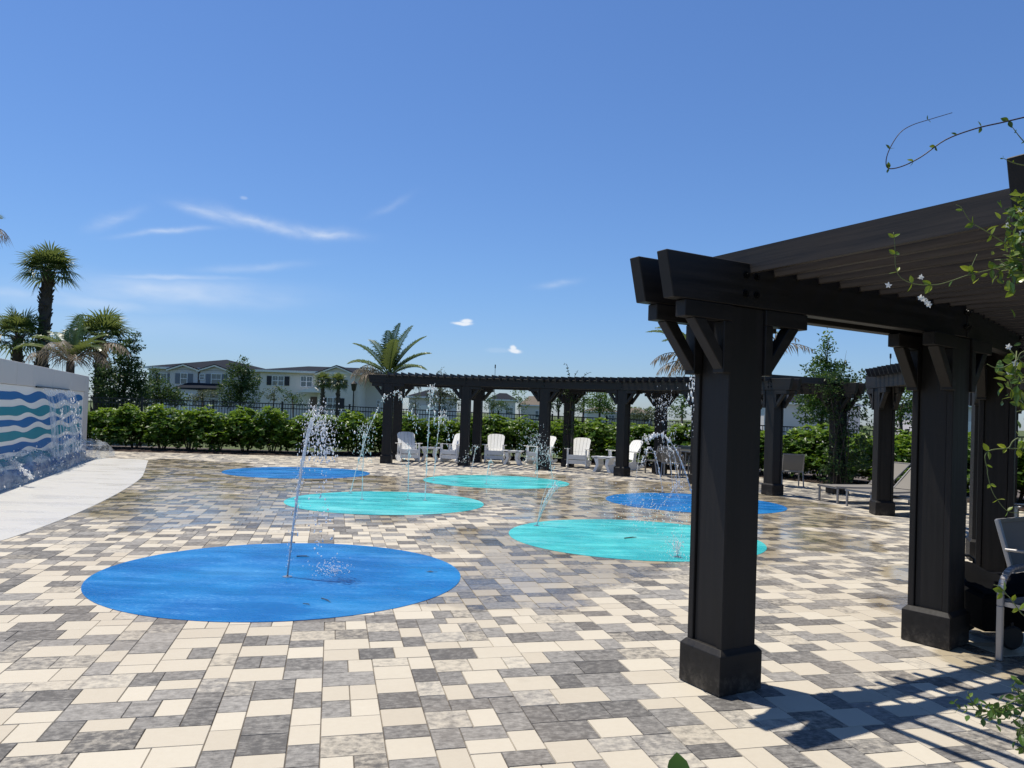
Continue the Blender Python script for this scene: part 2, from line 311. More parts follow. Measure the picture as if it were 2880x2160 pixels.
def pad(name, c0, c1, hi):
    def f(g, b):
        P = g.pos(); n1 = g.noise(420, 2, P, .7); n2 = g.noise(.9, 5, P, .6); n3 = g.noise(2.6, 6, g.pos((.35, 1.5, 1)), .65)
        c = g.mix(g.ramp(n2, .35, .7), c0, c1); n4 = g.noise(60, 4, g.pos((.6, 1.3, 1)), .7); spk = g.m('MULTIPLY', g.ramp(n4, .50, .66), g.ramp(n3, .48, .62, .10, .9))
        c = g.mix(g.m('MULTIPLY', spk, .75), c, hi); c = g.mix(g.ramp(g.noise(.7, 5, g.pos((.8, 1.6, 1))), .52, .66, 0, .35), c, g.mix(.5, c1, hi))  # pale flecks and patches: foam and wet gleam painted into the colour
        fs = g.noise(9, 4, g.pos((.5, 1, 1))); c = g.mix(g.ramp(fs, .62, .75, 0, .16), c, tuple(v * .6 for v in c0))
        g.put(b.inputs["Base Color"], c); g.put(b.inputs["Roughness"], g.ramp(n3, .35, .65, .10, .45)); b.inputs["Specular IOR Level"].default_value = .45
        rp = g.noise(14, 4, g.pos((.6, 1.4, 1))); g.bump(g.m('ADD', g.m('MULTIPLY', n1, .5), rp), .5, .006, b)
    return mat(name, f)
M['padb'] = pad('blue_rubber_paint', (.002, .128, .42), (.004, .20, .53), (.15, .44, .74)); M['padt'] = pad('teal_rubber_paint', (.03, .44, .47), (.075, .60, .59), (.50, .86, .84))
def conc(g, b):
    P = g.pos(); n1 = g.noise(140, 3, P, .7); n2 = g.noise(1.2, 5, g.pos((.5, 1.6, 1)), .6)
    c = g.mix(g.ramp(n2, .35, .66), (.52, .51, .48), (.68, .66, .62)); c = g.mix(g.ramp(n1, .55, .7, 0, .25), c, (.38, .38, .37))
    g.put(b.inputs["Base Color"], c); g.put(b.inputs["Roughness"], g.ramp(n2, .4, .65, .5, .22)); g.bump(n1, .4, .003, b)
M['conc'] = mat('white_concrete', conc)
def mulchf(g, b):
    P = g.pos(); n1 = g.noise(28, 5, P, .75)
    g.put(b.inputs["Base Color"], g.mix(g.ramp(n1, .35, .7), (.012, .008, .007), (.075, .045, .034))); b.inputs["Roughness"].default_value = .95; g.bump(n1, 1.0, .03, b)
M['mulch'] = mat('mulch', mulchf)
def grassf(g, b):
    P = g.pos(); n1 = g.noise(.12, 5, P); n2 = g.noise(6, 4, P)
    g.put(b.inputs["Base Color"], g.mix(g.m('MULTIPLY', n1, n2), (.05, .08, .02), (.16, .18, .06))); b.inputs["Roughness"].default_value = .95; g.bump(n2, .6, .05, b)
M['grass'] = mat('lawn', grassf)
def dropf(g, b):
    b.inputs["Base Color"].default_value = (.96, .97, .98, 1); b.inputs["Roughness"].default_value = .15; b.inputs["Transmission Weight"].default_value = .12; b.inputs["IOR"].default_value = 1.33; b.inputs["Specular IOR Level"].default_value = .9; tr = g.n("ShaderNodeBsdfTranslucent"); ms = g.n("ShaderNodeMixShader"); ms.inputs[0].default_value = .5; g.l(b.outputs[0], ms.inputs[1]); g.l(tr.outputs[0], ms.inputs[2]); tr.inputs[0].default_value = (.97, .97, .97, 1); g.l(ms.outputs[0], g.nt.nodes['Material Output'].inputs[0])
M['drop'] = mat('water_drops', dropf)
def sheetf(lo, hi, sc, tint):
    def f(g, b):
        v = g.noise(1.0, 5, g.obj(sc), .6); v2 = g.noise(9, 4, g.obj(), .6)
        b.inputs["Base Color"].default_value = (*tint, 1); b.inputs["Roughness"].default_value = .12; b.inputs["Specular IOR Level"].default_value = .8
        tr = g.n("ShaderNodeBsdfTransparent"); tr.inputs[0].default_value = (.95, .98, 1, 1)
        t2 = g.n("ShaderNodeBsdfTranslucent"); t2.inputs[0].default_value = (*tint, 1); m2 = g.n("ShaderNodeMixShader"); m2.inputs[0].default_value = .45; g.l(b.outputs[0], m2.inputs[1]); g.l(t2.outputs[0], m2.inputs[2]); ms = g.n("ShaderNodeMixShader"); g.put(ms.inputs[0], g.ramp(g.m('MULTIPLY_ADD', v2, .35, g.m('MULTIPLY', v, .75)), .40, .72, lo, hi))
        g.l(tr.outputs[0], ms.inputs[1]); g.l(m2.outputs[0], ms.inputs[2]); g.l(ms.outputs[0], g.nt.nodes["Material Output"].inputs[0]); g.bump(v, .8, .03, b)
    return f
M['curtain'] = mat('falling_water', sheetf(.05, .60, (13, 13, .6), (.72, .78, .86)))
M['foam'] = mat('splash_water', sheetf(.12, .66, (2.2, 9, 5), (.80, .85, .88)))
M['jet'] = mat('jet_stream', sheetf(.18, .92, (60, 60, 9), (.95, .96, .97)))
# ------------------------------------------------------------------ ground
def tz(x, y):
    r = math.hypot(x, y); return -.035 + max(0, min(r, 110) - 32) * .0068 + max(0, r - 110) * .003
mb = MB(); rr = [0, 8, 16, 24, 32, 40, 50, 65, 80, 110, 150, 220, 400, 800, 1600, 3000]; NA = 72
for r in rr:
    for k in range(NA): a = 2 * math.pi * k / NA; mb.v.append((r * math.sin(a), r * math.cos(a), tz(r * math.sin(a), r * math.cos(a))))
for i in range(len(rr) - 1):
    for k in range(NA): mb.f.append((i * NA + k, i * NA + (k + 1) % NA, (i + 1) * NA + (k + 1) % NA, (i + 1) * NA + k)); mb.t.append(.5)
props(mb.build('ground', M['grass'], recalc=False), kind='structure')
CX, CYY = -2.4, 14.5
def arc(r, a): return (CX + r * math.cos(R(a)), CYY + r * math.sin(R(a)))
EDGE = [arc(12.9, a) for a in range(-60, 108, 3)] + [(-7.6, 25.75), (-9.5, 25.45), (-12.7, 25.1), (-22, 25.0)]
def inside(x, y):
    if y < 6: return -16 < x < 14
    if math.hypot(x - CX, y - CYY) < 13.2: return True
    return x < -5 and y < 25.7
# joint sand under the pavers, then every paver
mb = MB(); mb.add([(-24, -4, -.008), (16, -4, -.008), (16, 29, -.008), (-24, 29, -.008)], [(0, 1, 2, 3)]); props(mb.build('joint_sand', M['sand'], recalc=False), kind='structure')
pr = random.Random(11); cg, sg = math.cos(GROT), math.sin(GROT)
U0, U1, V0, V1 = -240, 260, 8, 440
jnt = np.zeros((V1 - V0 + 8, U1 - U0 + 12), bool)
occ = np.zeros((V1 - V0 + 4, U1 - U0 + 6), bool); cells = []
for v in range(V1 - V0):
    u = 0
    while u < U1 - U0:
        if occ[v, u]: u += 1; continue
        L = 0
        while L < 9 and u + L < U1 - U0 + 6 and not occ[v, u + L]: L += 1
        ch = [x for x in (2, 3, 3, 4, 4, 4) if x <= L and L - x != 1]
        if not ch: ch = [min(L, 3)]
        ww = pr.choice(ch); hh = 3
        if v and jnt[v - 1, u + ww] and pr.random() < .8:
            alt = [x for x in ch if not jnt[v - 1, u + x]]; ww = pr.choice(alt) if alt else ww
        if ww == 3: hh = pr.choice((2, 3, 3, 2, 1.0 and 3))
        hh = int(hh); occ[v:v + hh, u:u + ww] = True; jnt[v:v + hh, u + ww] = True; jnt[v:v + hh, u] = True; cells.append((u + U0, v + V0, ww, hh)); u += ww
vs = []; fs = []; ft = []; fr = []; uvs = []
GAP, BEV = .0013, .0028
cgrid = -np.ones((V1 - V0 + 4, U1 - U0 + 6), int)
for (u, v, a, h) in cells:
    xc, yc = (u + a / 2) * UNIT, (v + h / 2) * UNIT; x, y = xc * cg - yc * sg, xc * sg + yc * cg
    if not (-19 < x < 13 and 1.2 < y < 28.5) or not inside(x, y): continue
    if abs(x) > 1.2 + y * .72 + 1.5: continue
    gu, gv = u - U0, v - V0; nb = list(cgrid[gv - 1, gu:gu + a]) if gv else []; nb += list(cgrid[gv:gv + h, gu - 1]) if gu else []
    nb = [q for q in nb if q >= 0]; fc = sum(nb) / len(nb) if nb else .5; t = pr.random(); pg = .47 + .62 * (fc - .5); isg = t < pg
    cgrid[gv:gv + h, gu:gu + a] = 0 if isg else 1; t = pr.random()
    t = (.42 + .14 * pr.random()) if t < .17 else (.12 + .2 * pr.random() if isg else .72 + .25 * pr.random())
    rn = pr.random(); dz = pr.uniform(-.0012, .0012); tx, ty = pr.uniform(-.0035, .0035), pr.uniform(-.0035, .0035)
    b0 = len(vs)
    x0, x1, y0, y1 = u * UNIT + GAP, (u + a) * UNIT - GAP, v * UNIT + GAP, (v + h) * UNIT - GAP
    for (qx, qy, qz) in [(x0, y0, -.007), (x1, y0, -.007), (x1, y1, -.007), (x0, y1, -.007), (x0 + BEV, y0 + BEV, 0), (x1 - BEV, y0 + BEV, 0), (x1 - BEV, y1 - BEV, 0), (x0 + BEV, y1 - BEV, 0)]:
        vs.append((qx * cg - qy * sg, qx * sg + qy * cg, qz + dz + ((qx - xc) * tx + (qy - yc) * ty if qz == 0 else 0)))
    for f in [(4, 5, 6, 7), (0, 1, 5, 4), (1, 2, 6, 5), (2, 3, 7, 6), (3, 0, 4, 7)]:
        fs.append(tuple(b0 + i for i in f)); ft.append(t); fr.append(rn)
        for i in f: px_, py_, _ = vs[b0 + i]; uvs += [(px_ * cg + py_ * sg), (-px_ * sg + py_ * cg)]
me = bpy.data.meshes.new('paving'); me.from_pydata(vs, [], fs)
for nm, dat in (('tint', ft), ('rnd', fr)): me.attributes.new(nm, 'FLOAT', 'FACE').data.foreach_set('value', np.array(dat, dtype=np.float32))
me.uv_layers.new(name='UVMap').data.foreach_set('uv', np.array(uvs, dtype=np.float32)); me.materials.append(M['paver'])
o = bpy.data.objects.new('paving', me); COL.objects.link(o); props(o, kind='structure')
# painted pads and the pale concrete apron
padnames = [('large blue rubber splash pad circle nearest the camera', 'b'), ('teal rubber splash pad circle partly behind the nearest pergola post', 't'), ('teal rubber splash pad circle left of centre in the wet paving', 't'),
            ('far teal rubber splash pad circle in front of the rocking chairs', 't'), ('far blue rubber splash pad circle near the hedge', 'b'), ('blue rubber splash pad circle at the right under crossing water arcs', 'b')]
for i, ((x, y, r, c), (lab, _)) in enumerate(zip(PADS, padnames)):
    mb = MB(); n = 128
    ring = [(math.cos(2 * math.pi * k / n), math.sin(2 * math.pi * k / n)) for k in range(n)]
    mb.add([(x + r * p, y + r * q, -.004) for p, q in ring] + [(x + r * p, y + r * q, .0045) for p, q in ring] + [(x + (r - .012) * p, y + (r - .012) * q, .006) for p, q in ring], [tuple(range(2 * n, 3 * n))] + [(j * n + k, j * n + (k + 1) % n, (j + 1) * n + (k + 1) % n, (j + 1) * n + k) for j in (0, 1) for k in range(n)])
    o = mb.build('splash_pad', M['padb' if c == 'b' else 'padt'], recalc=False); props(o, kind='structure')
cpts = [(-5.6, 5.5), (-5.66, 8.43), (-6.11, 10.56), (-6.65, 12.46), (-7.24, 14.31), (-7.95, 16.3), (-8.66, 17.88), (-9.45, 19.6), (-10.05, 20.9), (-10.3, 21.5), (-10.7, 21.75), (-11.44, 21.8), (-12.3, 21.6), (-12.9, 22), (-15, 22), (-15, 5.5)]
def smoothpoly(p, it=2):
    for _ in range(it):
        q = []
        for i in range(len(p)):
            a, b_ = p[i], p[(i + 1) % len(p)]; q += [(.75 * a[0] + .25 * b_[0], .75 * a[1] + .25 * b_[1]), (.25 * a[0] + .75 * b_[0], .25 * a[1] + .75 * b_[1])]
        p = q
    return p
mb = MB(); mb.prism(smoothpoly(cpts), .010, 'z', -.004); props(mb.build('concrete_apron', M['conc']), kind='structure')
# mulch bed: a low mound outside the paving edge
mb = MB(); out = []
for i, (x, y) in enumerate(EDGE):
    if i < len(EDGE) - 4:
        d = Vector((x - CX, y - CYY, 0)).normalized()
    else: d = Vector((0, 1, 0))
    out.append([(x + d.x * q, y + d.y * q, z + (rng.uniform(-.012, .012) if q else 0)) for q, z in ((0, -.01), (.06, .025), (.35, .05), (.9, .07), (1.6, .06), (2.6, .02), (3.0, -.05))])
k = len(out[0]); mb.v = [p for r_ in out for p in r_]
mb.f = [(i * k + j, i * k + j + 1, (i + 1) * k + j + 1, (i + 1) * k + j) for i in range(len(out) - 1) for j in range(k - 1)]; mb.t = [.5] * len(mb.f)
props(mb.build('mulch_bed', M['mulch'], smooth=True), kind='structure')
mb = MB(); cr_ = random.Random(5)
for _ in range(2600):
    i = cr_.randrange(len(EDGE) - 1); f = cr_.random(); a, b_ = EDGE[i], EDGE[i + 1]; x, y = a[0] + (b_[0] - a[0]) * f, a[1] + (b_[1] - a[1]) * f
    d = Vector((x - CX, y - CYY, 0)).normalized() if i < len(EDGE) - 5 else Vector((0, 1, 0)); q = cr_.random() ** 1.5 * 1.3 - .03
    e = Euler((cr_.uniform(-.4, .4), cr_.uniform(-.4, .4), cr_.uniform(0, 6.3))).to_matrix(); c = Vector((x + d.x * q, y + d.y * q, .03 + .05 * min(1, max(0, q) / .5)))
    l, w_ = cr_.uniform(.03, .09), cr_.uniform(.01, .025); mb.add([c + e @ Vector(p) for p in ((-l, -w_, 0), (l, -w_, 0), (l, w_, .012), (-l, w_, .012))], [(0, 1, 2, 3)])
o = mb.build('mulch_chips', M['mulch'], recalc=False); props(o, 'dark brown wood mulch chips under the hedge', 'mulch', kind='stuff')
# pale street beyond the fence on the right
mb = MB(); a = [(12, 60), (24, 63), (40, 73), (70, 98)]; wd = 7
for (x, y) in a: mb.v += [(x, y, tz(x, y) + .02), (x - 2, y + wd, tz(x - 2, y + wd) + .02)]
mb.f = [(2 * i, 2 * i + 2, 2 * i + 3, 2 * i + 1) for i in range(3)]; mb.t = [.5] * 3; props(mb.build('road', M['asphalt'], recalc=False), kind='structure')

# ------------------------------------------------------------------ pergolas
INF = [(-3.9, 23.72), (-1.45, 23.72), (1.02, 23.02), (3.2, 21.52), (4.87, 19.55), (6.0, 17.2)]; ZF = [2.51, 2.5, 2.48, 2.45, 2.42, 2.39]
INP = [(1.325, 4.635), (3.255, 5.72), (4.68, 7.25), (5.93, 9.4), (6.62, 11.65), (6.93, 14.0)]; ZP = [2.30, 2.30, 2.31, 2.33, 2.34, 2.35]
BH, BT, BO = .26, .088, .122      # beam height, thickness, offset from the post centre line
def post_mesh(H):
    mb = MB(); mb.box(-.122, .122, -.098, .098, .2, H + BH - .03)
    for s in (-1, 1): mb.box(-.138, .138, *sorted((s * .101, s * .146)), .2, H - .002)
    return mb
def plinth_mesh():
    mb = MB(); a, c, h = .172, .146, .235
    lo = [(-a, -a), (a, -a), (a, a), (-a, a)]; hi = [(-c, -c), (c, -c), (c, c), (-c, c)]
    vs = [(x, y, 0.006) for x, y in lo] + [(x, y, h) for x, y in lo] + [(x, y, h + .032) for x, y in hi]
    mb.add(vs, [(3, 2, 1, 0), (8, 9, 10, 11)] + [(j * 4 + k, j * 4 + (k + 1) % 4, (j + 1) * 4 + (k + 1) % 4, (j + 1) * 4 + k) for j in (0, 1) for k in range(4)]); return mb
def brace_mesh(H, sx_, sy_):
    mb = MB(); y0, y1 = sorted((sy_ * (BO - BT / 2 + .002), sy_ * (BO + BT / 2 - .002))); q = lambda a, b: (min(sx_ * a, sx_ * b), max(sx_ * a, sx_ * b))
    mb.box(*q(.139, .51), y0, y1, H - .098, H - .003); mb.box(*q(.139, .205), y0, y1, H - .405, H - .099)
    p = [(.44, H - .0995), (.345, H - .0995), (.206, H - .285), (.206, H - .385)]; p = [(sx_ * a, z) for a, z in p]
    mb.prism(p, y1 - y0 - .008, 'y', y0 + .004); return mb
PL = None
def pergola(inner, zs, side, depth, label, tip0, tip1, nraft, boltside, bev):
    root = thing('pergola', label, 'pergola')
    n = len(inner); I = [Vector((*p, 0)) for p in inner]
    tang = []
    for i in range(n): tang.append((I[min(i + 1, n - 1)] - I[max(i - 1, 0)]).normalized())
    nor = [Vector((-t.y, t.x, 0)) * side for t in tang]     # outward
    rows = [I, [p + q * depth for p, q in zip(I, nor)]]
    global PL
    if PL is None: PL = {b: plinth_mesh().build('plinth', M['wood_p'], None, bevel=.0025) for b in (1,)}; first = True
    else: first = False
    for ri, row in enumerate(rows):
        for i, p in enumerate(row):
            a = math.atan2(tang[i].y, tang[i].x)
            po = post_mesh(zs[i]).build('post', M['wood_z'], root, bevel=bev, loc=p, rot=(0, 0, a))
            if PL[1].parent is None: pl = PL[1]
            else: pl = PL[1].copy(); COL.objects.link(pl)
            pl.parent = po
            for sx_ in (-1, 1):
                for sy_ in (-1, 1): brace_mesh(zs[i], sx_, sy_).build('knee_brace', M['wood_x'], po, bevel=bev)
        # double beams, one span per bay
        for k in range(n - 1):
            a, b = row[k], row[k + 1]; d = (b - a).normalized(); nn = Vector((-d.y, d.x, 0)); za, zb = zs[k], zs[k + 1]; L = (b - a).length
            e0 = tip0 if k == 0 else 0; e1 = tip1 if k == n - 2 else 0
            # mitre at the bends
            def mit(j, sgn):
                if 0 < j < n - 1:
                    d0 = (row[j] - row[j - 1]).normalized(); d1 = (row[j + 1] - row[j]).normalized(); ang = math.atan2(d0.x * d1.y - d0.y * d1.x, d0.dot(d1)); return -math.tan(ang / 2)
                return 0
            for s in (-1, 1):
                mb = MB(); y0, y1 = sorted((s * (BO - BT / 2), s * (BO + BT / 2)))
                def xs(y, top): return (-e0 - (.06 if top and e0 else 0) - (mit(k, 1) * -y if k else 0), L + e1 + (.06 if top and e1 else 0) + (mit(k + 1, 1) * y if k < n - 2 else 0))
                sl_ = (zb - za) / L; pts = []
                for top in (0, 1):
                    for (x, y) in ((xs(y0, top)[0], y0), (xs(y0, top)[1], y0), (xs(y1, top)[1], y1), (xs(y1, top)[0], y1)): pts.append((x + (.001 if 0 else 0), y, top * BH + sl_ * x))
                mb.hexa(pts); bo = mb.build('beam', M['wood_x'], root, bevel=bev, loc=(a.x, a.y, za), rot=(0, 0, math.atan2(d.y, d.x)))
                if ri == 0 and s == boltside:
                    for e in ([0, L] if k == n - 2 else [0]):
                        for bx in (-.045, .045):
                            for bz in (.075, .185):
                                c = MB(); yy = s * (BO + BT / 2); c.tube([(e + bx, yy - s * .002, bz + sl_ * e), (e + bx, yy + s * .008, bz + sl_ * e)], .021, 10); c.tube([(e + bx, yy + s * .007, bz + sl_ * e), (e + bx, yy + s * .02, bz + sl_ * e)], .011, 6); c.build('bolt', M['bolt'], bo)
    # rafters across both rows
    for k in range(n - 1):
        for j in range(nraft + (1 if k == n - 2 else 0)):
            f = j / nraft; a = rows[0][k].lerp(rows[0][k + 1], f); b = rows[1][k].lerp(rows[1][k + 1], f); z = zs[k] + (zs[k + 1] - zs[k]) * f + BH - .055
            d = (b - a).normalized(); mb = MB(); ov = .36; L = (b - a).length; t = .018
            pts = [(-ov + .05, -t, 0), (L + ov - .05, -t, 0), (L + ov - .05, t, 0), (-ov + .05, t, 0), (-ov, -t, .148), (L + ov, -t, .148), (L + ov, t, .148), (-ov, t, .148)]
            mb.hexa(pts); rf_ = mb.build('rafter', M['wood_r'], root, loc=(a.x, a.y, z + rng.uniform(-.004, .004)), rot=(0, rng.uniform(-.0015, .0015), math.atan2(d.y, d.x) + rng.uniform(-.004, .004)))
            if side < 0 and k == 0 and j < 4:
                c_ = MB(); c_.box(-.165, -.135, -t - .003, -t - .0005, .03, .10); c_.box(-.18, -.168, -t - .02, -t + .01, .05, .075); c_.build('bracket', M['galv'], rf_)
    return root, rows
far_p, rowsF = pergola(INF, ZF, 1, 2.05, 'far dark brown curved pergola over the white rocking chairs', .58, .58, 11, -1, .005)
near_p, rowsP = pergola(INP, ZP, -1, 2.10, 'near dark brown curved pergola filling the right side above the wagon', .60, .55, 11, -1, .004)

# ------------------------------------------------------------------ waterfall wall
WD = Vector((.3417, -.9398, 0)); WN = Vector((.9398, .3417, 0)); W0 = Vector((-12.5, 22.07, 0)); WA = math.atan2(WD.y, WD.x)
wall = thing('waterfall_wall', 'pale grey waterfall wall with blue and teal wave mural', 'wall', W0, WA)
WH = 2.36; ML = 12.5
mb = MB(); mb.box(-.1, ML, -.32, -.03, -.05, WH - .002); mb.box(-.1, .5, -.029, .05, -.05, WH - .46); mb.build('wall_core', M['panel'], wall, bevel=.008)
us = [-.1, .5, 2.45, 4.5, 6.28, 7.6, 9.4, 11.0, ML]
for a, b in zip(us[:-1], us[1:]):
    mb = MB(); mb.box(a + .010, b - .010, -.025, .056, WH - .455, WH + .004); mb.build('cap_panel', M['panel'], wall, bevel=.006)
for a, b in ((.505, 3.9), (3.9, 7.5), (7.5, 11), (11, ML)):
    mb = MB(); mb.box(a + .004, b - .004, -.027, .028, -.04, WH - .462); mb.build('mural_panel', M['tilew'], wall, bevel=.003)
def edge(z, uc, A, lam=2.2):
    return lambda u: z + (A * (1 if u < 6.9 else max(0, 1 - (u - 6.9) / 1.0))) * math.cos(2 * math.pi * (u - uc) / lam)
E_ = [(edge(1.76, 5.65, .05), edge(1.60, 5.24, .055), 'b'), (edge(1.465, 4.98, .045), edge(1.30, 4.35, .05), 't'), (edge(1.21, 6.34, .045), edge(1.085, 5.68, .055), 'b'), (edge(.975, 5.66, .045), edge(.80, 4.86, .04), 't'),
      (edge(.715, 4.78, .03), edge(.575, 6.4, .05), 'b'), (edge(.47, 5.7, .04), edge(.31, 5.3, .05), 't'), (edge(.23, 6.2, .05), edge(.03, 6, .01), 'b')]
for top, bot, c in E_:
    mb = MB(); xs = np.linspace(.66, ML - .02, 160); n = len(xs); sq = lambda x: min(1, ((x - .66) / .12 + .02)) ** .5
    mid = [(top(x) + bot(x)) / 2 for x in xs]
    T = [m_ + (top(x) - m_) * sq(x) for x, m_ in zip(xs, mid)]; Bt = [m_ + (bot(x) - m_) * sq(x) for x, m_ in zip(xs, mid)]
    for y in (.029, .033): mb.v += [(x, y, z) for x, z in zip(xs, T)] + [(x, y, z) for x, z in zip(xs, Bt)]
    for i in range(n - 1):
        mb.f += [(2 * n + i, 2 * n + i + 1, 3 * n + i + 1, 3 * n + i), (i, i + 1, 2 * n + i + 1, 2 * n + i), (3 * n + i, 3 * n + i + 1, n + i + 1, n + i)]
    mb.t = [.5] * len(mb.f); mb.build('wave_stripe', M['tileb' if c == 'b' else 'tilet'], wall)
for a in (2.45, 4.5, 6.28, 7.6, 9.4, 11.0):
    pass
mb = MB(); mb.box(2.72, 6.1, .057, .085, WH - .475, WH - .44); mb.build('scupper', M['blackmetal'], wall)
# falling curtain of water
cu = thing('water_curtain', 'clear sheet of water falling from the slot in the mural wall', 'waterfall', W0, WA)
cw = random.Random(3)
mb = MB(); nu, nv = 90, 26
for j in range(nv + 1):
    f = j / nv; z = WH - .455 - f ** 1.4 * 1.55; y = .09 + .34 * math.sqrt(max(0, f))
    for i in range(nu + 1):
        u = 2.75 + 3.3 * i / nu; wob = .018 * math.sin(i * 1.9 + j * .2) + .012 * math.sin(i * .7 - j * .35); mb.v.append((u + .03 * math.sin(j * .6 + i) * f, y + wob * (.3 + f), z))
for j in range(nv):
    for i in range(nu):
        col = (math.sin(i * .61) + math.sin(i * 1.37 + 1) + math.sin(i * .23 + 2)); 
        if j / nv > .22 and col < -.7 + (j / nv) * .55: continue
        q = j * (nu + 1) + i; mb.f.append((q, q + 1, q + nu + 2, q + nu + 1)); mb.t.append(.5)
mb.build('falling_sheet', M['curtain'], cu, smooth=True, recalc=False)
mb = MB()
for k in range(9):
    u = cw.uniform(2.8, 6.0); y0 = .4
    for q in range(12):
        f = .25 + .75 * cw.random(); z = WH - .455 - f ** 1.4 * 1.6; y = .09 + .34 * math.sqrt(f) + .03; r = cw.uniform(.006, .018); mb.blob((u + cw.gauss(0, .02), y + cw.uniform(-.02, .04), z), (r, r, r * cw.uniform(1, 3)))
props(mb.build('falling_drops', M['drop'], cu, smooth=True, recalc=False), kind='stuff')
# foaming splash along the wall foot
sp_ = thing('splash_mound', 'foaming splash along the foot of the mural wall', 'splash', W0, WA)
mb = MB(); nu, nv = 150, 16
for i in range(nu + 1):
    u = .35 + 11.9 * i / nu; e = min(1, (u - .35) / 1.2) ** .6 if u > .36 else 0
    hgt = .46 + .10 * math.sin(u * 2.1) + .06 * math.sin(u * 5.3 + 1); dep = .34 + .05 * math.sin(u * 1.7) + .35 * (1 - e)
    for j in range(nv + 1):
        a = j / nv * math.pi / 2; mb.v.append((u - (.65 * math.sin(a) if i < 3 else 0) * (1 - i / 3), .06 + dep * math.sin(a) ** .9 + .015 * math.sin(u * 19 + j), max(.008, hgt * math.cos(a) ** .8 + .02 * math.sin(u * 13 + j * 2.1))))
for i in range(nu):
    for j in range(nv): q = i * (nv + 1) + j; mb.f.append((q, q + 1, q + nv + 2, q + nv + 1)); mb.t.append(.5)
mb.build('splash_sheet', M['foam'], sp_, smooth=True, recalc=False)
mb = MB()
for k in range(650):
    u = cw.uniform(.1, 12); f = cw.random() ** 2; z = .01 + (.75 - .1 * cw.random()) * f; r = cw.choice((.004, .005, .006, .007, .011, .015)); mb.blob((u, .08 + abs(cw.gauss(0, .24)), z), (r, r, r * cw.uniform(.8, 1.8)))
props(mb.build('splash_drops', M['drop'], sp_, smooth=True, recalc=False), kind='stuff')

# ------------------------------------------------------------------ fence (dark metal pickets)
FL = [(a, arc(15.4, a)) for a in range(-45, 100, 8)] + [(110, (-6.4, 29.7)), (111, (-8.9, 29.2)), (112, (-11.4, 28.75)), (113, (-13.9, 28.3)), (114, (-16.4, 27.9)), (115, (-18.9, 27.5))]
def fz(a): return float(np.interp(a, [-45, 0, 35, 60, 80, 98, 110, 115], [1.44, 1.50, 1.55, 1.63, 1.70, 1.76, 1.80, 1.82]))
fen = thing('metal_fence', 'black metal picket fence running behind the hedge', 'fence', (FL[-1][1][0], FL[-1][1][1], 0))
f0 = Vector((FL[-1][1][0], FL[-1][1][1], 0))
for (a0, p0), (a1, p1) in zip(FL[:-1], FL[1:]):
    A, B = Vector((*p0, 0)) - f0, Vector((*p1, 0)) - f0; za, zb = fz(a0), fz(a1)
    mb = MB(); mb.bar(A, A + Vector((0, 0, za + .05)), .066, .066, (1, 0, 0)); mb.bar(A + Vector((0, 0, za + .05)), A + Vector((0, 0, za + .07)), .08, .08, (1, 0, 0)); mb.build('fence_post', M['blackmetal'], fen)
    mb = MB()
    for dz in (-.02, -.19, -1.3): mb.bar(A + Vector((0, 0, za + dz)), B + Vector((0, 0, zb + dz)), .03, .036)
    n = int((B - A).length / .105)
    for i in range(1, n): f = i / n; q = A.lerp(B, f); z = za + (zb - za) * f; mb.bar(q + Vector((0, 0, .06)), q + Vector((0, 0, z - .02)), .019, .019, (1, 0, 0))
    mb.build('fence_panel', M['blackmetal'], fen)
# ------------------------------------------------------------------ houses beyond the fence
def hip(mb, x0, x1, y0, y1, z0, h, inset=None, ov=.35, th=.16):
    x0 -= ov; x1 += ov; y0 -= ov; y1 += ov; d = (y1 - y0) / 2 if inset is None else inset; ym = (y0 + y1) / 2
    b = [(x0, y0), (x1, y0), (x1, y1), (x0, y1)]
    mb.add([(x, y, z0) for x, y in b] + [(x, y, z0 + th) for x, y in b] + [(x0 + d, ym, z0 + h), (x1 - d, ym, z0 + h)], [(3, 2, 1, 0), (0, 1, 5, 4), (1, 2, 6, 5), (2, 3, 7, 6), (3, 0, 4, 7), (4, 5, 9, 8), (6, 7, 8, 9), (5, 6, 9), (7, 4, 8)])
def gable_front(root, x0, x1, yf, yb, z0, h, wallm, wallz0=None):   # front-facing gable: wall triangle and two roof slopes
    xm = (x0 + x1) / 2; mb = MB(); mb.prism([(x0 + .1, z0 - .02), (x1 - .1, z0 - .02), (xm, z0 + h - .12)], .2, 'y', yf); mb.build('gable', wallm, root)
    for s, xe in ((-1, x0), (1, x1)):
        mb = MB(); k = .12; mb.hexa([(xm, yf - .25, z0 + h), (xe + s * .25, yf - .25, z0 - .08), (xe + s * .25, yb, z0 - .08), (xm, yb, z0 + h)] + [(xm, yf - .25, z0 + h + k), (xe + s * .25, yf - .25, z0 - .08 + k), (xe + s * .25, yb, z0 - .08 + k), (xm, yb, z0 + h + k)]); mb.build('gable_roof', M['roof'], root)
        mb = MB(); mb.hexa([(xm, yf - .27, z0 + h - .10), (xe + s * .25, yf - .27, z0 - .18), (xe + s * .25, yf - .252, z0 - .18), (xm, yf - .252, z0 + h - .10)] + [(xm, yf - .29, z0 + h + .03), (xe + s * .25, yf - .29, z0 - .05), (xe + s * .25, yf - .252, z0 - .05), (xm, yf - .252, z0 + h + .03)]); mb.build('bargeboard', M['trim'], root)
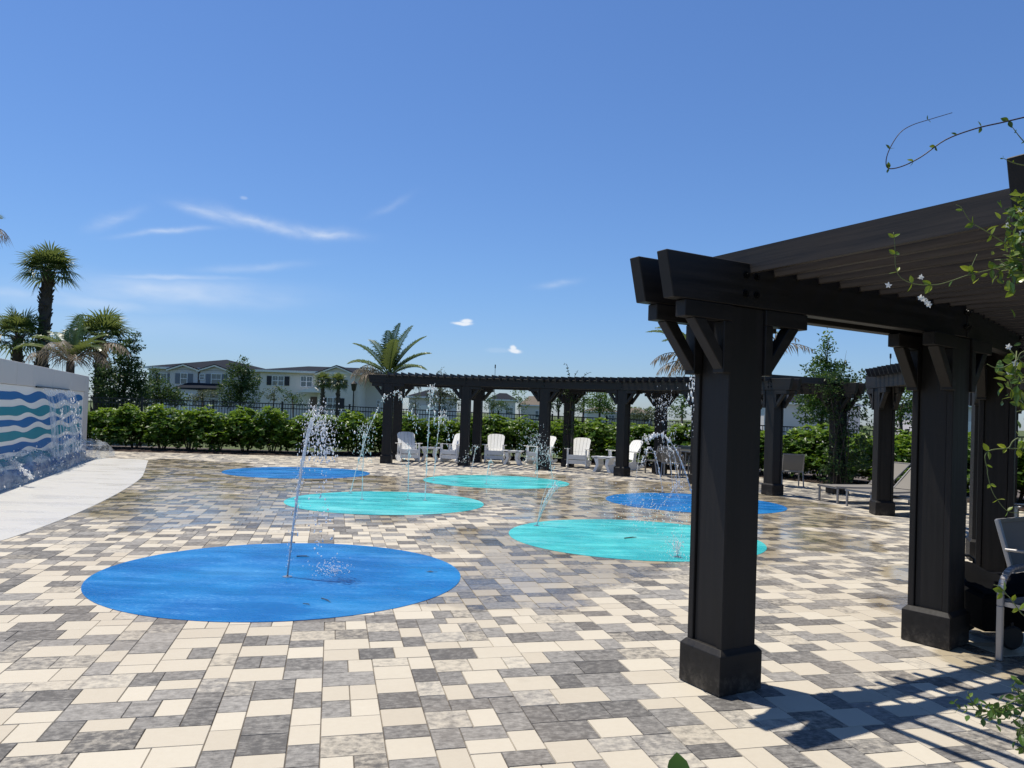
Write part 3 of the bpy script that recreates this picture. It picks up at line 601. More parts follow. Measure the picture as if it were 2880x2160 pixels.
def window(root, xc, zc, wd, ht, yf, shut=None, cols=1, nm='window'):
    mb = MB(); x0, x1, z0, z1 = xc - wd / 2, xc + wd / 2, zc - ht / 2, zc + ht / 2; t = .07
    for a, b, c, d in ((x0 - t, x1 + t, z1, z1 + t), (x0 - t, x1 + t, z0 - t, z0), (x0 - t, x0, z0, z1), (x1, x1 + t, z0, z1), (x0, x1, zc - .03, zc + .03)): mb.box(a, b, yf - .06, yf - .004, c, d)
    for k in range(1, cols): xx = x0 + wd * k / cols; mb.box(xx - .045, xx + .045, yf - .062, yf - .005, z0, z1)
    for k in range(cols):
        xx = x0 + wd * (k + .5) / cols; mb.box(xx - .012, xx + .012, yf - .045, yf - .01, zc + .03, z1)
    wo = mb.build(nm, M['trim'], root); mb = MB(); mb.box(x0, x1, yf - .02, yf - .008, z0, z1); mb.build('pane', M['glass'], wo)
    if shut:
        for s in (-1, 1):
            xx = xc + s * (wd / 2 + t + .25); mb = MB(); mb.box(xx - .22, xx + .22, yf - .05, yf - .006, z0, z1)
            for q in range(9): zz = z0 + (z1 - z0) * (q + .5) / 9; mb.box(xx - .17, xx + .17, yf - .06, yf - .05, zz - .04, zz + .04)
            mb.build('shutter', shut, root)
HY = 70.0; SC = HY / F_PX
def hx(px, p0): return (px - p0) * SC
gz = tz(-28, HY)
c = at(565, 1137, HY); h1 = thing('townhouse', 'two storey white house with twin front gables and grey shutters', 'house', (c.x, HY, gz))
Z = lambda px, py: at(px, py, HY).z - gz
X = lambda px: (at(px, 1080, HY).x - c.x)
w0, w1 = X(409), X(728); EV = Z(565, 1040)
mb = MB(); mb.box(w0, w1, .6, 11, 0, EV); mb.build('wall', M['stucco'], h1)
mb = MB(); hip(mb, w0, w1, .6, 11, EV, Z(590, 999) - EV, 5.6); ro = mb.build('roof', M['roof'], h1)
for zz, xx in ((.35, X(628)), (.62, X(632)), ):
    pass
mb = MB(); mb.box(w0 - .36, w1 + .36, .20, .245, EV - .02, EV + .18); mb.build('fascia', M['trim'], h1)
for a, b, pk, yy in ((477, 555, 1025, 0), (562, 646, 1027, 0)):
    mb = MB(); mb.box(X(a), X(b), yy, .6, 0, EV - .03); mb.build('bay', M['stucco'], h1)
    gable_front(h1, X(a), X(b), yy, 4.2, EV - .03, Z((a + b) / 2, pk) - EV, M['stucco'])
window(h1, X(517), Z(517, 1065), .55, .95, 0, M['shut_g'], 1); window(h1, X(608), Z(608, 1067), .85, .95, 0, M['shut_g'], 1); window(h1, X(568), Z(568, 1060), .35, .45, .0, None, 1); window(h1, X(452), Z(452, 1064), .5, .95, .6, M['shut_g'], 1)
mb = MB(); mb.hexa([(X(503), -1.2, Z(540, 1096)), (X(632), -1.2, Z(580, 1096)), (X(626), -.002, Z(580, 1082)), (X(530), -.002, Z(540, 1080))] + [(X(503), -1.2, Z(540, 1092)), (X(632), -1.2, Z(580, 1092)), (X(626), -.002, Z(580, 1078)), (X(530), -.002, Z(540, 1076))]); mb.build('porch_roof', M['roof'], h1)
mb = MB(); mb.box(X(506), X(570), -1.05, -.004, 0, Z(540, 1097)); mb.build('porch', M['stucco'], h1); window(h1, X(604), Z(604, 1122), .8, 1.0, 0, None, 1)
mb = MB(); mb.box(X(520), X(558), -1.10, -1.055, 0, Z(540, 1106)); mb.build('garage_door', M['trim'], h1)
c = at(890, 1150, HY); gz = tz(c.x, HY); h2 = thing('townhouse', 'two storey cream house with black shutters behind two small palms', 'house', (c.x, HY, gz))
Z = lambda px, py: at(px, py, HY).z - gz
X = lambda px: (at(px, 1080, HY).x - c.x)
EV = Z(880, 1050); w0, w1 = X(731), X(1012)
mb = MB(); mb.box(w0, w1, 0, 11, 0, EV); mb.build('wall', M['stucco2'], h2)
mb = MB(); mb.box(w1 - .02, X(1062), 3, 11, 0, EV - .02); mb.build('side_wing', M['stucco2'], h2)
mb = MB(); hip(mb, w0, X(1062), 0, 11, EV, Z(880, 1021) - EV, 3.3); mb.build('roof', M['roof'], h2)
mb = MB(); mb.box(w0 - .36, w1 + .3, -.40, -.355, EV - .02, EV + .18); mb.build('fascia', M['trim'], h2)
gable_front(h2, X(897), X(1000), -.35, 4.5, EV, Z(944, 1031) - EV, M['stucco2'])
mb = MB(); mb.box(X(897), X(1000), -.33, -.002, 0, EV - .02); mb.build('bay', M['stucco2'], h2)
window(h2, X(782), Z(782, 1071), 1.02, .85, 0, M['shut_b'], 2); window(h2, X(862), Z(862, 1073), 1.0, .9, 0, None, 2); window(h2, X(950), Z(950, 1079), .85, .75, -.33, M['shut_b'], 2); window(h2, X(941), Z(941, 1134), 1.0, .95, -.33, M['shut_b'], 2); window(h2, X(1050), Z(1050, 1134), .2, .6, 3, None, 1)
mb = MB(); mb.box(X(875), X(893), -.05, -.004, 0, Z(884, 1116)); mb.build('front_door', M['door'], h2)
mb = MB(); mb.prism([(X(845), Z(870, 1104)), (X(905), Z(870, 1104)), (X(905), Z(870, 1098)), (X(895), Z(870, 1090))], 1.0, 'y', -1.35); mb.build('porch_roof', M['trim'], h2)
def bungalow(px0, px1, py_eave, py_ridge, Y, wallm, roofm, label, depth=9, garage=False):
    pc = (px0 + px1) / 2; c = at(pc, py_eave, Y); g0 = tz(c.x, Y); h_ = thing('bungalow', label, 'house', (c.x, Y, g0)); sc = Y / F_PX; hw = (px1 - px0) / 2 * sc; ev = c.z - g0
    mb = MB(); mb.box(-hw, hw, 0, depth, -.3, ev); mb.build('wall', wallm, h_)
    mb = MB(); hip(mb, -hw, hw, 0, depth, ev, at(pc, py_ridge, Y).z - c.z, min(hw * .9, depth / 2)); mb.build('roof', roofm, h_)
    mb = MB(); mb.box(-hw - .36, hw + .36, -.39, -.355, ev - .02, ev + .18); mb.build('fascia', M['trim'], h_)
    if garage:
        mb = MB(); mb.box(-hw * .62, hw * .15, -.05, -.004, .05, min(ev * .8, 2.2))
        for q in range(1, 4): mb.box(-hw * .62, hw * .15, -.06, -.05, q * .52 - .012, q * .52 + .012)
        mb.build('garage_door', M['trim'], h_)
    window(h_, hw * .55, ev * .55, 1.0, 1.0, 0, None, 2); return h_
bungalow(1150, 1270, 1120, 1092, 88, M['stucco'], M['roof'], 'white house with grey roof behind the second pergola bay palm', 9, True)
bungalow(1376, 1450, 1127, 1103, 110, M['stucco2'], M['roof'], 'cream bungalow with dark grey hip roof seen between pergola posts')
bungalow(1466, 1530, 1142, 1112, 120, M['stucco2'], M['roofb'], 'small house with brown hip roof seen through the third pergola bay')
bungalow(1760, 1836, 1166, 1147, 140, M['tan'], M['roofb'], 'low tan house seen far off beside the fourth pergola post')
bungalow(2150, 2420, 1139, 1106, 82, M['stucco'], M['roof'], 'long white house with grey roof behind the dark parked car', 10)
bungalow(2660, 2840, 1146, 1105, 70, M['stucco'], M['roof'], 'white house with garage door seen between the nearest right posts', 9, True)
bungalow(1650, 1740, 1160, 1143, 150, M['stucco2'], M['roofb'], 'distant cream house hidden behind the round bright green tree', 9)

# parked car
def car(px0, px1, Y, label):
    c = at((px0 + px1) / 2, 1225, Y); g0 = tz(c.x, Y) + .02; L = 4.6; r = thing('parked_car', label, 'car', (c.x, Y, g0), R(8))
    prof = [(-2.3, .32), (-2.28, .72), (-2.1, .84), (-1.35, .92), (-.75, 1.40), (-.3, 1.47), (.9, 1.46), (1.55, 1.30), (2.05, .98), (2.26, .86), (2.3, .45), (2.2, .3)]
    mb = MB(); mb.prism(prof, 1.7, 'y', -.85); mb.build('body', M['carpaint'], r, bevel=.05)
    for s in (-1, 1):
        mb = MB(); y0, y1 = sorted((s * .852, s * .862)); mb.prism([(-1.2, .95), (-.7, 1.34), (-.05, 1.40), (-.05, .95)], y1 - y0, 'y', y0); mb.prism([(.03, .95), (.03, 1.40), (.9, 1.39), (1.45, 1.2), (1.6, .98)], y1 - y0, 'y', y0); mb.build('side_window', M['glass'], r)
        for x in (-1.45, 1.4):
            mb = MB(); mb.tube([(x, s * .66, .33), (x, s * .88, .33)], .33, 20); wh = mb.build('wheel', M['rubber'], r); mb = MB(); mb.tube([(x, s * .87, .33), (x, s * .895, .33)], .2, 14); mb.build('rim', M['alu'], wh)
    for s in (-1, 1):
        mb = MB(); mb.box(-2.31, -2.25, *sorted((s * .5, s * .8)), .62, .76); mb.build('headlight', M['trim'], r)
    return r
car(2120, 2247, 84, 'dark parked car on the street beyond the fence')

# ------------------------------------------------------------------ foliage builders
def leafq(mb, p, nrm, up, l, w_, tint, fold=.15):
    n = nrm.normalized(); t = (up - n * up.dot(n))
    t = t.normalized() if t.length > 1e-4 else n.orthogonal().normalized(); s = n.cross(t)
    b = len(mb.v); mb.v += [tuple(p), tuple(p + t * l * .45 + s * w_ / 2 + n * w_ * fold), tuple(p + t * l), tuple(p + t * l * .45 - s * w_ / 2 + n * w_ * fold)]
    mb.f.append((b, b + 1, b + 2, b + 3)); mb.t.append(tint)
def rv(r): 
    while True:
        v = Vector((r.uniform(-1, 1), r.uniform(-1, 1), r.uniform(-1, 1)))
        if .05 < v.length < 1: return v.normalized()
def crown(r, lobes, nclump, per, ll, cl=.22, lw=.55, upb=.35, young=.25, open_=.0, base=.38):
    mb = MB(); tw = sum(l[6] if len(l) > 6 else l[3] * l[5] for l in lobes)
    for l in lobes:
        wgt = (l[6] if len(l) > 6 else l[3] * l[5]) / tw
        for _ in range(int(nclump * wgt)):
            d = rv(r); rad = (.35 + .65 * r.random() ** .55) * (1 + r.gauss(0, .07)); c = Vector((l[0] + d.x * l[3] * rad, l[1] + d.y * l[4] * rad, l[2] + d.z * l[5] * rad))
            ct = base + r.gauss(0, .16) + .10 * d.z; cs = cl * r.uniform(.6, 1.25); tipd = (d + Vector((0, 0, .5))).normalized()
            for _ in range(per):
                o = rv(r) * cs * r.random() ** .5; p = c + Vector((o.x, o.y, o.z * .8)); nn = (rv(r) + d * .7 + Vector((0, 0, upb))).normalized(); u = (rv(r) * .8 + tipd).normalized()
                t = ct + r.gauss(0, .10) + (.35 if r.random() < young * .4 else 0); leafq(mb, p, nn, u, ll * r.uniform(.7, 1.2), ll * lw * r.uniform(.8, 1.2), min(1, max(0, t)))
    return mb
def limbs(r, base, pts, r0, spread=.0):
    mb = MB(); base = Vector(base)
    for tip in pts:
        tip = Vector(tip); mid = base.lerp(tip, .5) + Vector((r.uniform(-.1, .1), r.uniform(-.1, .1), .15)); mb.tube([base, base.lerp(mid, .5) + Vector((0, 0, .1)), mid, tip], [r0, r0 * .75, r0 * .5, r0 * .18], 7)
    return mb
def tree(name, label, cat, loc, lobes, trunk_h, tr, nclump, per, ll, m, seed, cl=.22, young=.25, lw=.5, base=.38):
    r = random.Random(seed); t = thing(name, label, cat, loc)
    mb = MB(); pts = [(0, 0, -.1), (r.uniform(-.05, .05), 0, trunk_h * .5), (r.uniform(-.1, .1), 0, trunk_h)]; mb.tube(pts, [tr, tr * .85, tr * .7], 9); tk = mb.build('trunk', M['bark'], t, smooth=True)
    ls = [l for l in lobes]; lm = limbs(r, pts[-1], [(l[0] * .85 + r.uniform(-.1, .1), l[1] * .85, l[2] + l[5] * .3) for l in ls], tr * .6); lm.build('limb', M['bark'], t, smooth=True)
    crown(r, lobes, nclump, per, ll, cl, lw, young=young, base=base).build('crown', M[m], t, recalc=False); return t
def shrub_var(seed):
    r = random.Random(seed); lobes = []
    for k in range(11):
        a = k * 2.4 + r.random(); q = r.uniform(.15, .48); lobes.append((q * math.cos(a), q * math.sin(a), r.uniform(.5, 1.04), r.uniform(.24, .36), r.uniform(.22, .34), r.uniform(.28, .42)))
    for k in range(7):
        a = k * .9 + r.random(); lobes.append((.48 * math.cos(a), .48 * math.sin(a), r.uniform(.22, .5), .28, .28, .30))
    mb = MB(); tw = 0
    for l in lobes:
        for _ in range(34):
            d = rv(r); d.z = abs(d.z) * (1 if r.random() < .75 else -1); rad = .55 + .45 * r.random() ** .5; c = Vector((l[0] + d.x * l[3] * rad, l[1] + d.y * l[4] * rad, l[2] + d.z * l[5] * rad))
            if c.z < .1: continue
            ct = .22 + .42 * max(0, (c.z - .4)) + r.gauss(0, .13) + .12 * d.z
            ax = (d * .7 + Vector((0, 0, .8)) + rv(r) * .4).normalized(); n = r.randint(5, 8)      # a rosette of paddle leaves
            for k in range(n):
                an = k * 2.4 + r.random(); s = ax.orthogonal().normalized(); s = Matrix.Rotation(an, 3, ax) @ s; u = (s * r.uniform(.5, 1) + ax * r.uniform(.35, .9)).normalized()
                ll = r.uniform(.075, .125); leafq(mb, c + u * .012, (ax - s * .45 + rv(r) * .25), u, ll, ll * .62, min(1, max(0, ct + r.gauss(0, .08) + (.2 if ct > .55 and r.random() < .4 else 0))), .1)
    return mb
HP = [arc(13.9 + rng.uniform(-.15, .15), a) for a in np.arange(-44, 98, 4.1)]
HP = HP[::-1]
left = [(-4.7 - i * .94, 27.75 - .085 * i * .94 - (.12 if i > 1 else 0) - min(i, 4) * .14) for i in range(13)][::-1]
left = [(x, y) for x, y in left]
allp = left + HP
ords = ['first', 'second', 'third', 'fourth', 'fifth', 'sixth', 'seventh', 'eighth', 'ninth', 'tenth', 'eleventh', 'twelfth', 'thirteenth', 'fourteenth', 'fifteenth', 'sixteenth', 'seventeenth', 'eighteenth', 'nineteenth', 'twentieth']
protos = []
for k in range(4):
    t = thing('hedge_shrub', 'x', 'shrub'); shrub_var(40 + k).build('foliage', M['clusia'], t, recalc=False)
    r = random.Random(k); mb = MB()
    for q in range(6): a = q + r.random(); mb.tube([(.05 * math.cos(a), .05 * math.sin(a), -.06), (.15 * math.cos(a), .15 * math.sin(a), .3), (.32 * math.cos(a), .32 * math.sin(a), .75)], [.02, .015, .008], 6)
    mb.build('stem', M['bark'], t); protos.append(t)
LN = 13
for i, (x, y) in enumerate(allp):
    if i < 13: lab = f'glossy clusia shrub, {ords[i]} in the hedge counting from the mural wall'
    elif i < 32: lab = f'clusia shrub behind the far pergola, {ords[i - 13]} from its left end'
    else: lab = f'clusia shrub in the right hedge, {ords[min(19, i - 32)]} after the far pergola\'s right end'
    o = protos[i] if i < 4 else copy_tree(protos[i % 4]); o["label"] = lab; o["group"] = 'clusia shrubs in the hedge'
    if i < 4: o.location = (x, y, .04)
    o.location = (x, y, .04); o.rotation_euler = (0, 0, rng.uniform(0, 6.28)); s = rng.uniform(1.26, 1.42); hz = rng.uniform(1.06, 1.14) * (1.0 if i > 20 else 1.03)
    o.scale = (s, s, hz)

# ------------------------------------------------------------------ palms
def fan_leaf(mb, base, d, plen, flen, r, tint, droop=.35, nseg=19, spread=2.0):
    d = d.normalized(); side = d.cross(Vector((0, 0, 1)))
    side = side.normalized() if side.length > .05 else Vector((1, 0, 0)); up = side.cross(d).normalized()
    hub = base + d * plen; mb.tube([base, base + d * plen * .5 + up * .03, hub], [.022, .016, .012], 5, tint)
    for k in range(nseg):
        a = (k / (nseg - 1) - .5) * 2 * spread; u = (d * math.cos(a) + side * math.sin(a)).normalized(); L = flen * (.62 + .38 * math.cos(a * .6)) * r.uniform(.9, 1.08); n = (up + d * .25 * math.cos(a)).normalized(); w_ = flen * .075
        s = u.cross(n).normalized(); p0 = hub; g = droop * r.uniform(.7, 1.4); p1 = hub + u * L * .55 + up * (.12 * L * abs(math.sin(a))) ; p2 = hub + u * L - Vector((0, 0, g * L * .75)) + rv(r) * .03
        p1 = p1 - Vector((0, 0, g * L * .16)); t = min(1, max(0, tint + r.gauss(0, .08)))
        b = len(mb.v); mb.v += [tuple(p0 - s * w_ * .25), tuple(p0 + s * w_ * .25), tuple(p1 + s * w_ * .5), tuple(p1 - s * w_ * .5), tuple(p2)]; mb.f += [(b, b + 1, b + 2, b + 3), (b + 3, b + 2, b + 4)]; mb.t += [t, t]
def sabal(label, loc, h, cr_, nf, tr, seed, dead=6, lean=0.0, low=-.75):
    r = random.Random(seed); t = thing('sabal_palm', label, 'palm tree', loc); mb = MB(); n = 16
    pts = [(lean * (i / (n - 1)) ** 1.5, 0, h * i / (n - 1) - .1 * (i == 0)) for i in range(n)]; mb.tube(pts, [tr * (1 + .06 * math.sin(i * 2.3)) * (1.05 - .12 * i / n) for i in range(n)], 12)
    tk = mb.build('trunk', M['bark'], t); mb = MB()      # crossed leaf bases (boots)
    for k in range(int(h * 26)):
        z = r.uniform(.2 * h, h); a = r.uniform(0, 6.28); o = Vector((lean * (z / h) ** 1.5, 0, z)); d = Vector((math.cos(a), math.sin(a), 0)); p = o + d * tr * .85; L = r.uniform(.12, .26) * min(1, cr_ / 1.3)
        mb.bar(p, p + d * L * .55 + Vector((0, 0, L)), .08 * tr / .22, .03, d, tint=r.random())
    mb.build('boot', M['bark'], tk)
    top = Vector((lean, 0, h)); mb = MB()
    for k in range(nf):
        a = k * 2.39996 + r.uniform(-.3, .3); e = math.asin(max(-.8, min(.99, low + (1.0 - low) * (k + .5) / nf))) ; d = Vector((math.cos(a) * math.cos(e), math.sin(a) * math.cos(e), math.sin(e) + .12)); fan_leaf(mb, top - Vector((0, 0, .15 * (1 - k / nf))), d, cr_ * r.uniform(.40, .52), cr_ * r.uniform(.52, .66), r, .22 + .30 * r.random() + .2 * (k / nf > .8), .30 + .22 * (e < 0))
    mb.build('crown', M['palm'], t, recalc=False)
    if dead:
        mb = MB()
        for k in range(dead):
            a = r.uniform(0, 6.28); d = Vector((math.cos(a) * .5, math.sin(a) * .5, -.85)); fan_leaf(mb, top + d * .1, d, cr_ * .32, cr_ * .5, r, r.random(), .5, 12, 1.0)
        mb.build('dead_frond', M['palmb'], t, recalc=False)
    return t
def pinnate(mb, base, az_, e0, L, r, tint, bend=1.2, nl=44, wl=.42, twist=0.0, vee=.5):
    pts = []; n = 14; p = Vector(base); e = e0; h = Vector((math.cos(az_), math.sin(az_), 0)); d = None
    for i in range(n):
        pts.append(p.copy()); d = h * math.cos(e) + Vector((0, 0, math.sin(e))); p = p + d * L / (n - 1); e -= bend * (i / n) ** 1.0 / n * 2
    mb.tube(pts, [.028 * (1 - i / n) + .005 for i in range(n)], 5, min(1, tint + .2)); side0 = Vector((-h.y, h.x, 0))
    for k in range(nl):
        f = .14 + .86 * k / (nl - 1); q = f * (n - 1); i = min(n - 2, int(q)); c = pts[i].lerp(pts[i + 1], q - i); dd = (pts[i + 1] - pts[i]).normalized(); upv = side0.cross(dd).normalized() * -1
        if upv.z < 0 and abs(dd.z) < .95: upv = -upv
        ll = wl * (math.sin(math.pi * min(1, .18 + .82 * f)) ** .7 * .9 + .12) * r.uniform(.85, 1.1)
        for s in (-1, 1):
            u = (side0 * s * 1.0 + dd * (.55 + .5 * f) + upv * vee).normalized() if vee > 0 else (side0 * s * r.uniform(.5, 1.0) + dd * r.uniform(.3, .7) - Vector((0, 0, r.uniform(.25, .9)))).normalized(); sg_ = r.uniform(.15, .5); p1 = c + u * ll * .5; p2 = c + u * ll - Vector((0, 0, ll * sg_)); ww = .042 * min(1.3, L / 2.0); sd = dd * ww / 2
            b = len(mb.v); mb.v += [tuple(c - sd * .6), tuple(c + sd * .6), tuple(p1 + sd), tuple(p1 - sd), tuple(p2)]; t = min(1, max(0, tint + r.gauss(0, .08))); mb.f += [(b, b + 1, b + 2, b + 3), (b + 3, b + 2, b + 4)]; mb.t += [t, t]
def coco(label, loc, h, fr, dead, tr, seed, nl=44):
    r = random.Random(seed); t = thing('coconut_palm', label, 'palm tree', loc); mb = MB(); n = 10
    mb.tube([(0, 0, h * i / (n - 1) - .1) for i in range(n)], [tr * (1.15 - .3 * i / n) * (1 + .04 * (i % 2)) for i in range(n)], 10); mb.build('trunk', M['bark'], t, smooth=True)
    for k, (a, e, L, b, tn) in enumerate(fr):
        mb = MB(); pinnate(mb, (0, 0, h - .05), a, e, L, r, tn, b, nl, .56); mb.build('frond', M['palm'], t, recalc=False)
    for k, (a, e, L, b, tn) in enumerate(dead):
        mb = MB(); pinnate(mb, (0, 0, h - .12), a, e, L, r, tn, b, 24, .62, vee=-.1); props(mb.build('frond', M['palmb'], t, recalc=False), 'dry brown frond')
    return t
PI = math.pi
def ground_of(px, py, Y):
    p = at(px, py, Y); return Vector((p.x, Y, tz(p.x, Y)))
g0 = ground_of(112, 1100, 34); top = at(118, 762, 34); sabal('tall sabal palm with a shaggy trunk rising above the mural wall', g0, top.z - g0.z, 1.5, 34, .25, 1, 1, .15, -.34)
g0 = ground_of(45, 1100, 33); top = at(58, 945, 33); sabal('low sabal palm left of the tall one, behind the mural wall', g0, top.z - g0.z, 1.6, 26, .2, 2, 0, 0, -.5)
g0 = ground_of(278, 1100, 31); top = at(283, 955, 31); sabal('mid height sabal palm beside the dark leafy tree left', g0, top.z - g0.z, 1.6, 28, .2, 3, 0, 0, -.4)
g0 = ground_of(195, 1100, 28); top = at(185, 1010, 28)
coco('coconut palm with drooping brown fronds behind the mural wall', g0, top.z - g0.z, [(1.2, 1.25, 1.5, .7, .45), (.5, .95, 1.6, 1.0, .4), (2.2, 1.1, 1.6, 1.0, .35), (-.2, .75, 1.6, 1.3, .35), (3.0, .8, 1.9, 1.5, .6), (4.0, .9, 1.5, 1.6, .5), (3.4, .5, 2.0, 1.5, .55), (2.6, .9, 1.9, 1.2, .45), (-.5, .55, 1.9, 1.6, .35), (1.6, 1.35, 1.9, .5, .5)],
     [(-.1, .65, 2.7, 2.3, .4), (-.45, .40, 2.4, 2.2, .25), (-1.3, 1.05, 1.6, 2.9, .85), (-1.75, .95, 1.6, 2.9, .8), (-.9, .4, 1.7, 2.3, .5), (-2.2, .5, 1.7, 2.3, .6)], .16, 4)
g0 = ground_of(-95, 1100, 26); top = at(-95, 640, 26); coco('tall palm out at the left edge with only a brown frond tip in view', g0, top.z - g0.z, [(2.0, .8, 1.4, 1.4, .4), (3.3, .6, 1.4, 1.3, .4), (4.4, .7, 1.3, 1.5, .4), (1.2, .9, 1.2, 1.5, .4)], [(0.1, .35, 1.35, 2.4, .4), (-.5, .2, 1.2, 2.3, .3)], .16, 9)
g0 = ground_of(1090, 1150, 29.5); top = at(1088, 1052, 29.5)
coco('young coconut palm fanning up behind the far pergola\'s left end', g0, top.z - g0.z, [(2.8, .85, 2.1, .9, .55), (2.45, 1.05, 1.9, .8, .4), (1.9, 1.35, 1.9, .4, .35), (.9, 1.42, 2.15, .35, .3), (.75, 1.2, 2.3, .45, .35), (.35, 1.0, 2.2, .7, .45), (.1, .72, 1.9, .9, .5), (1.5, 1.3, 1.5, .6, .3), (-1.2, 1.2, 1.6, .9, .4), (3.3, .55, 1.7, 1.4, .6), (-.25, .45, 1.6, 1.3, .6)],
     [(3.2, .5, 1.7, 2.4, .6), (2.7, .65, 1.8, 2.6, .7), (3.7, .3, 1.4, 2.2, .4), (-.1, .15, 1.5, 2.0, .55)], .17, 5)
g0 = ground_of(2010, 1150, 27); top = at(2020, 1030, 27)
coco('coconut palm with pale and brown fronds behind the near post', g0, top.z - g0.z, [(3.2, .70, 2.9, 1.2, .7), (2.8, .85, 2.7, 1.2, .65), (3.6, .6, 2.6, 1.3, .6), (.2, .8, 3.0, 1.4, .6), (1.4, 1.0, 1.5, .9, .5), (-.2, .6, 2.2, 1.5, .6), (-1.0, .8, 1.8, 1.4, .5)], [(3.2, .50, 2.6, 2.0, .35), (2.9, .35, 2.3, 2.0, .45), (3.5, .25, 2.2, 1.9, .3), (-.05, 1.05, 4.5, 1.95, .25), (.25, .75, 3.9, 1.8, .3), (-.2, .55, 3.6, 1.5, .4)], .16, 6)
g0 = ground_of(906, 1150, 62); top = at(907, 1070, 62); sabal('small sabal palm in front of the cream house, left of two', g0, top.z - g0.z, 1.0, 30, .14, 7, 0)
g0 = ground_of(949, 1150, 62); top = at(952, 1072, 62); sabal('small sabal palm in front of the cream house, right of two', g0, top.z - g0.z, 1.0, 30, .14, 8, 0)

# ------------------------------------------------------------------ broadleaf trees
def tr_at(name, label, px, Y, lob, m, seed, ll=.13, dens=1.0, young=.2, cl=.22, tr=.07, per=12, base=.38):
    # lobes given as (px, py, radius px x, radius px y); metres from the tree's own distance
    g = ground_of(px, 1150, Y); sc = Y / F_PX; L = []
    for i, (x, y, rx, ry) in enumerate(lob):
        p = at(x, y, Y); L.append((p.x - g.x, (i % 3 - 1) * rx * sc * .45, p.z - g.z, rx * sc, rx * sc * .9, ry * sc))
    area = sum(l[3] * l[5] for l in L); lowz = min(l[2] - l[5] for l in L); tree(name, label, 'tree', g, L, max(.35, lowz + .35 * (max(l[2] for l in L) - lowz)), tr, int(area * 165 * dens), per, ll, m, seed, cl, young, base=base)
tr_at('leafy_tree', 'dark green broadleaf tree beside the right end of the mural wall', 345, 30, [(330, 1080, 55, 60), (372, 1060, 38, 60), (388, 1110, 28, 45), (360, 1000, 28, 40), (380, 962, 16, 30), (310, 1130, 45, 40), (300, 1050, 30, 40)], 'leaf', 21, .12, 1.6)
tr_at('leafy_tree', 'low dark bushy tree in front of the twin gabled house', 455, 33, [(450, 1100, 45, 28), (480, 1110, 42, 25), (437, 1062, 26, 22), (500, 1125, 30, 18), (420, 1115, 30, 30)], 'leaf', 22, .11, 1.6)
tr_at('leafy_tree', 'thin shrubby tree low above the fence left of the tall one', 565, 36, [(560, 1118, 26, 14), (585, 1112, 18, 14), (540, 1125, 20, 12)], 'leafg', 23, .10, .9)
tr_at('leafy_tree', 'upright dark green tree covering the right gable of the white house', 672, 36, [(690, 1035, 24, 34), (672, 1075, 42, 36), (690, 1110, 40, 36), (648, 1100, 28, 34), (705, 1075, 26, 36), (640, 1125, 22, 22), (660, 1040, 16, 20)], 'leaf', 24, .11, 1.35)
tr_at('leafy_tree', 'slim young tree in front of the cream house garage side', 765, 38, [(766, 1102, 18, 18), (772, 1122, 18, 14), (755, 1120, 12, 10), (782, 1092, 8, 10)], 'leafg', 25, .10, .55, tr=.04)
tr_at('leafy_tree', 'spreading small tree below the cream house porch', 825, 38, [(806, 1108, 14, 12), (825, 1118, 28, 14), (845, 1128, 22, 12), (795, 1100, 9, 9)], 'leaf', 26, .10, .8, tr=.04)
tr_at('leafy_tree', 'greyish loose tree seen in the first pergola bay', 1235, 40, [(1230, 1110, 28, 34), (1262, 1118, 26, 30), (1242, 1078, 14, 22), (1215, 1125, 16, 24), (1285, 1125, 18, 26), (1243, 1050, 9, 14)], 'leafg', 27, .10, .8)
tr_at('leafy_tree', 'small grey tree beside the white house seen in the first bay', 1172, 45, [(1172, 1125, 12, 18), (1168, 1142, 14, 10)], 'leafg', 28, .1, .8, tr=.04)
tr_at('leafy_tree', 'low bushy tree seen left in the second pergola bay', 1385, 38, [(1382, 1130, 20, 24), (1400, 1142, 22, 18), (1418, 1148, 18, 16)], 'leaf', 29, .1, .8, tr=.05)
tr_at('leafy_tree', 'slender light green tree seen right in the second pergola bay', 1462, 42, [(1462, 1110, 20, 16), (1470, 1130, 22, 14), (1450, 1120, 12, 10), (1466, 1150, 14, 10)], 'leafy', 30, .1, .65, tr=.04)
tr_at('leafy_tree', 'dark tree seen behind the third pergola post', 1575, 38, [(1560, 1128, 26, 30), (1590, 1118, 28, 34), (1612, 1135, 26, 30), (1540, 1145, 18, 22)], 'leaf', 31, .11, .9)
tr_at('leafy_tree', 'round bright green tree seen in the fourth pergola bay', 1690, 36, [(1690, 1125, 40, 26), (1672, 1142, 34, 22), (1712, 1145, 30, 26), (1690, 1108, 24, 16)], 'leafy', 32, .11, 1.15, base=.5)
tr_at('leafy_tree', 'grey green tree between the third and fourth pergola posts', 1640, 40, [(1638, 1128, 18, 34), (1650, 1105, 12, 16), (1628, 1150, 16, 18)], 'leafg', 33, .1, .8)
tr_at('leafy_tree', 'bushy green tree seen left of the fifth pergola post', 1918, 34, [(1918, 1140, 28, 32), (1932, 1115, 22, 24), (1902, 1158, 20, 18)], 'leafy', 34, .11, .9)
tr_at('leafy_tree', 'low scrubby tree far off left of the outer pergola post', 1812, 60, [(1790, 1166, 20, 14), (1830, 1164, 20, 14), (1812, 1172, 26, 10)], 'leafg', 35, .16, .9, cl=.3)
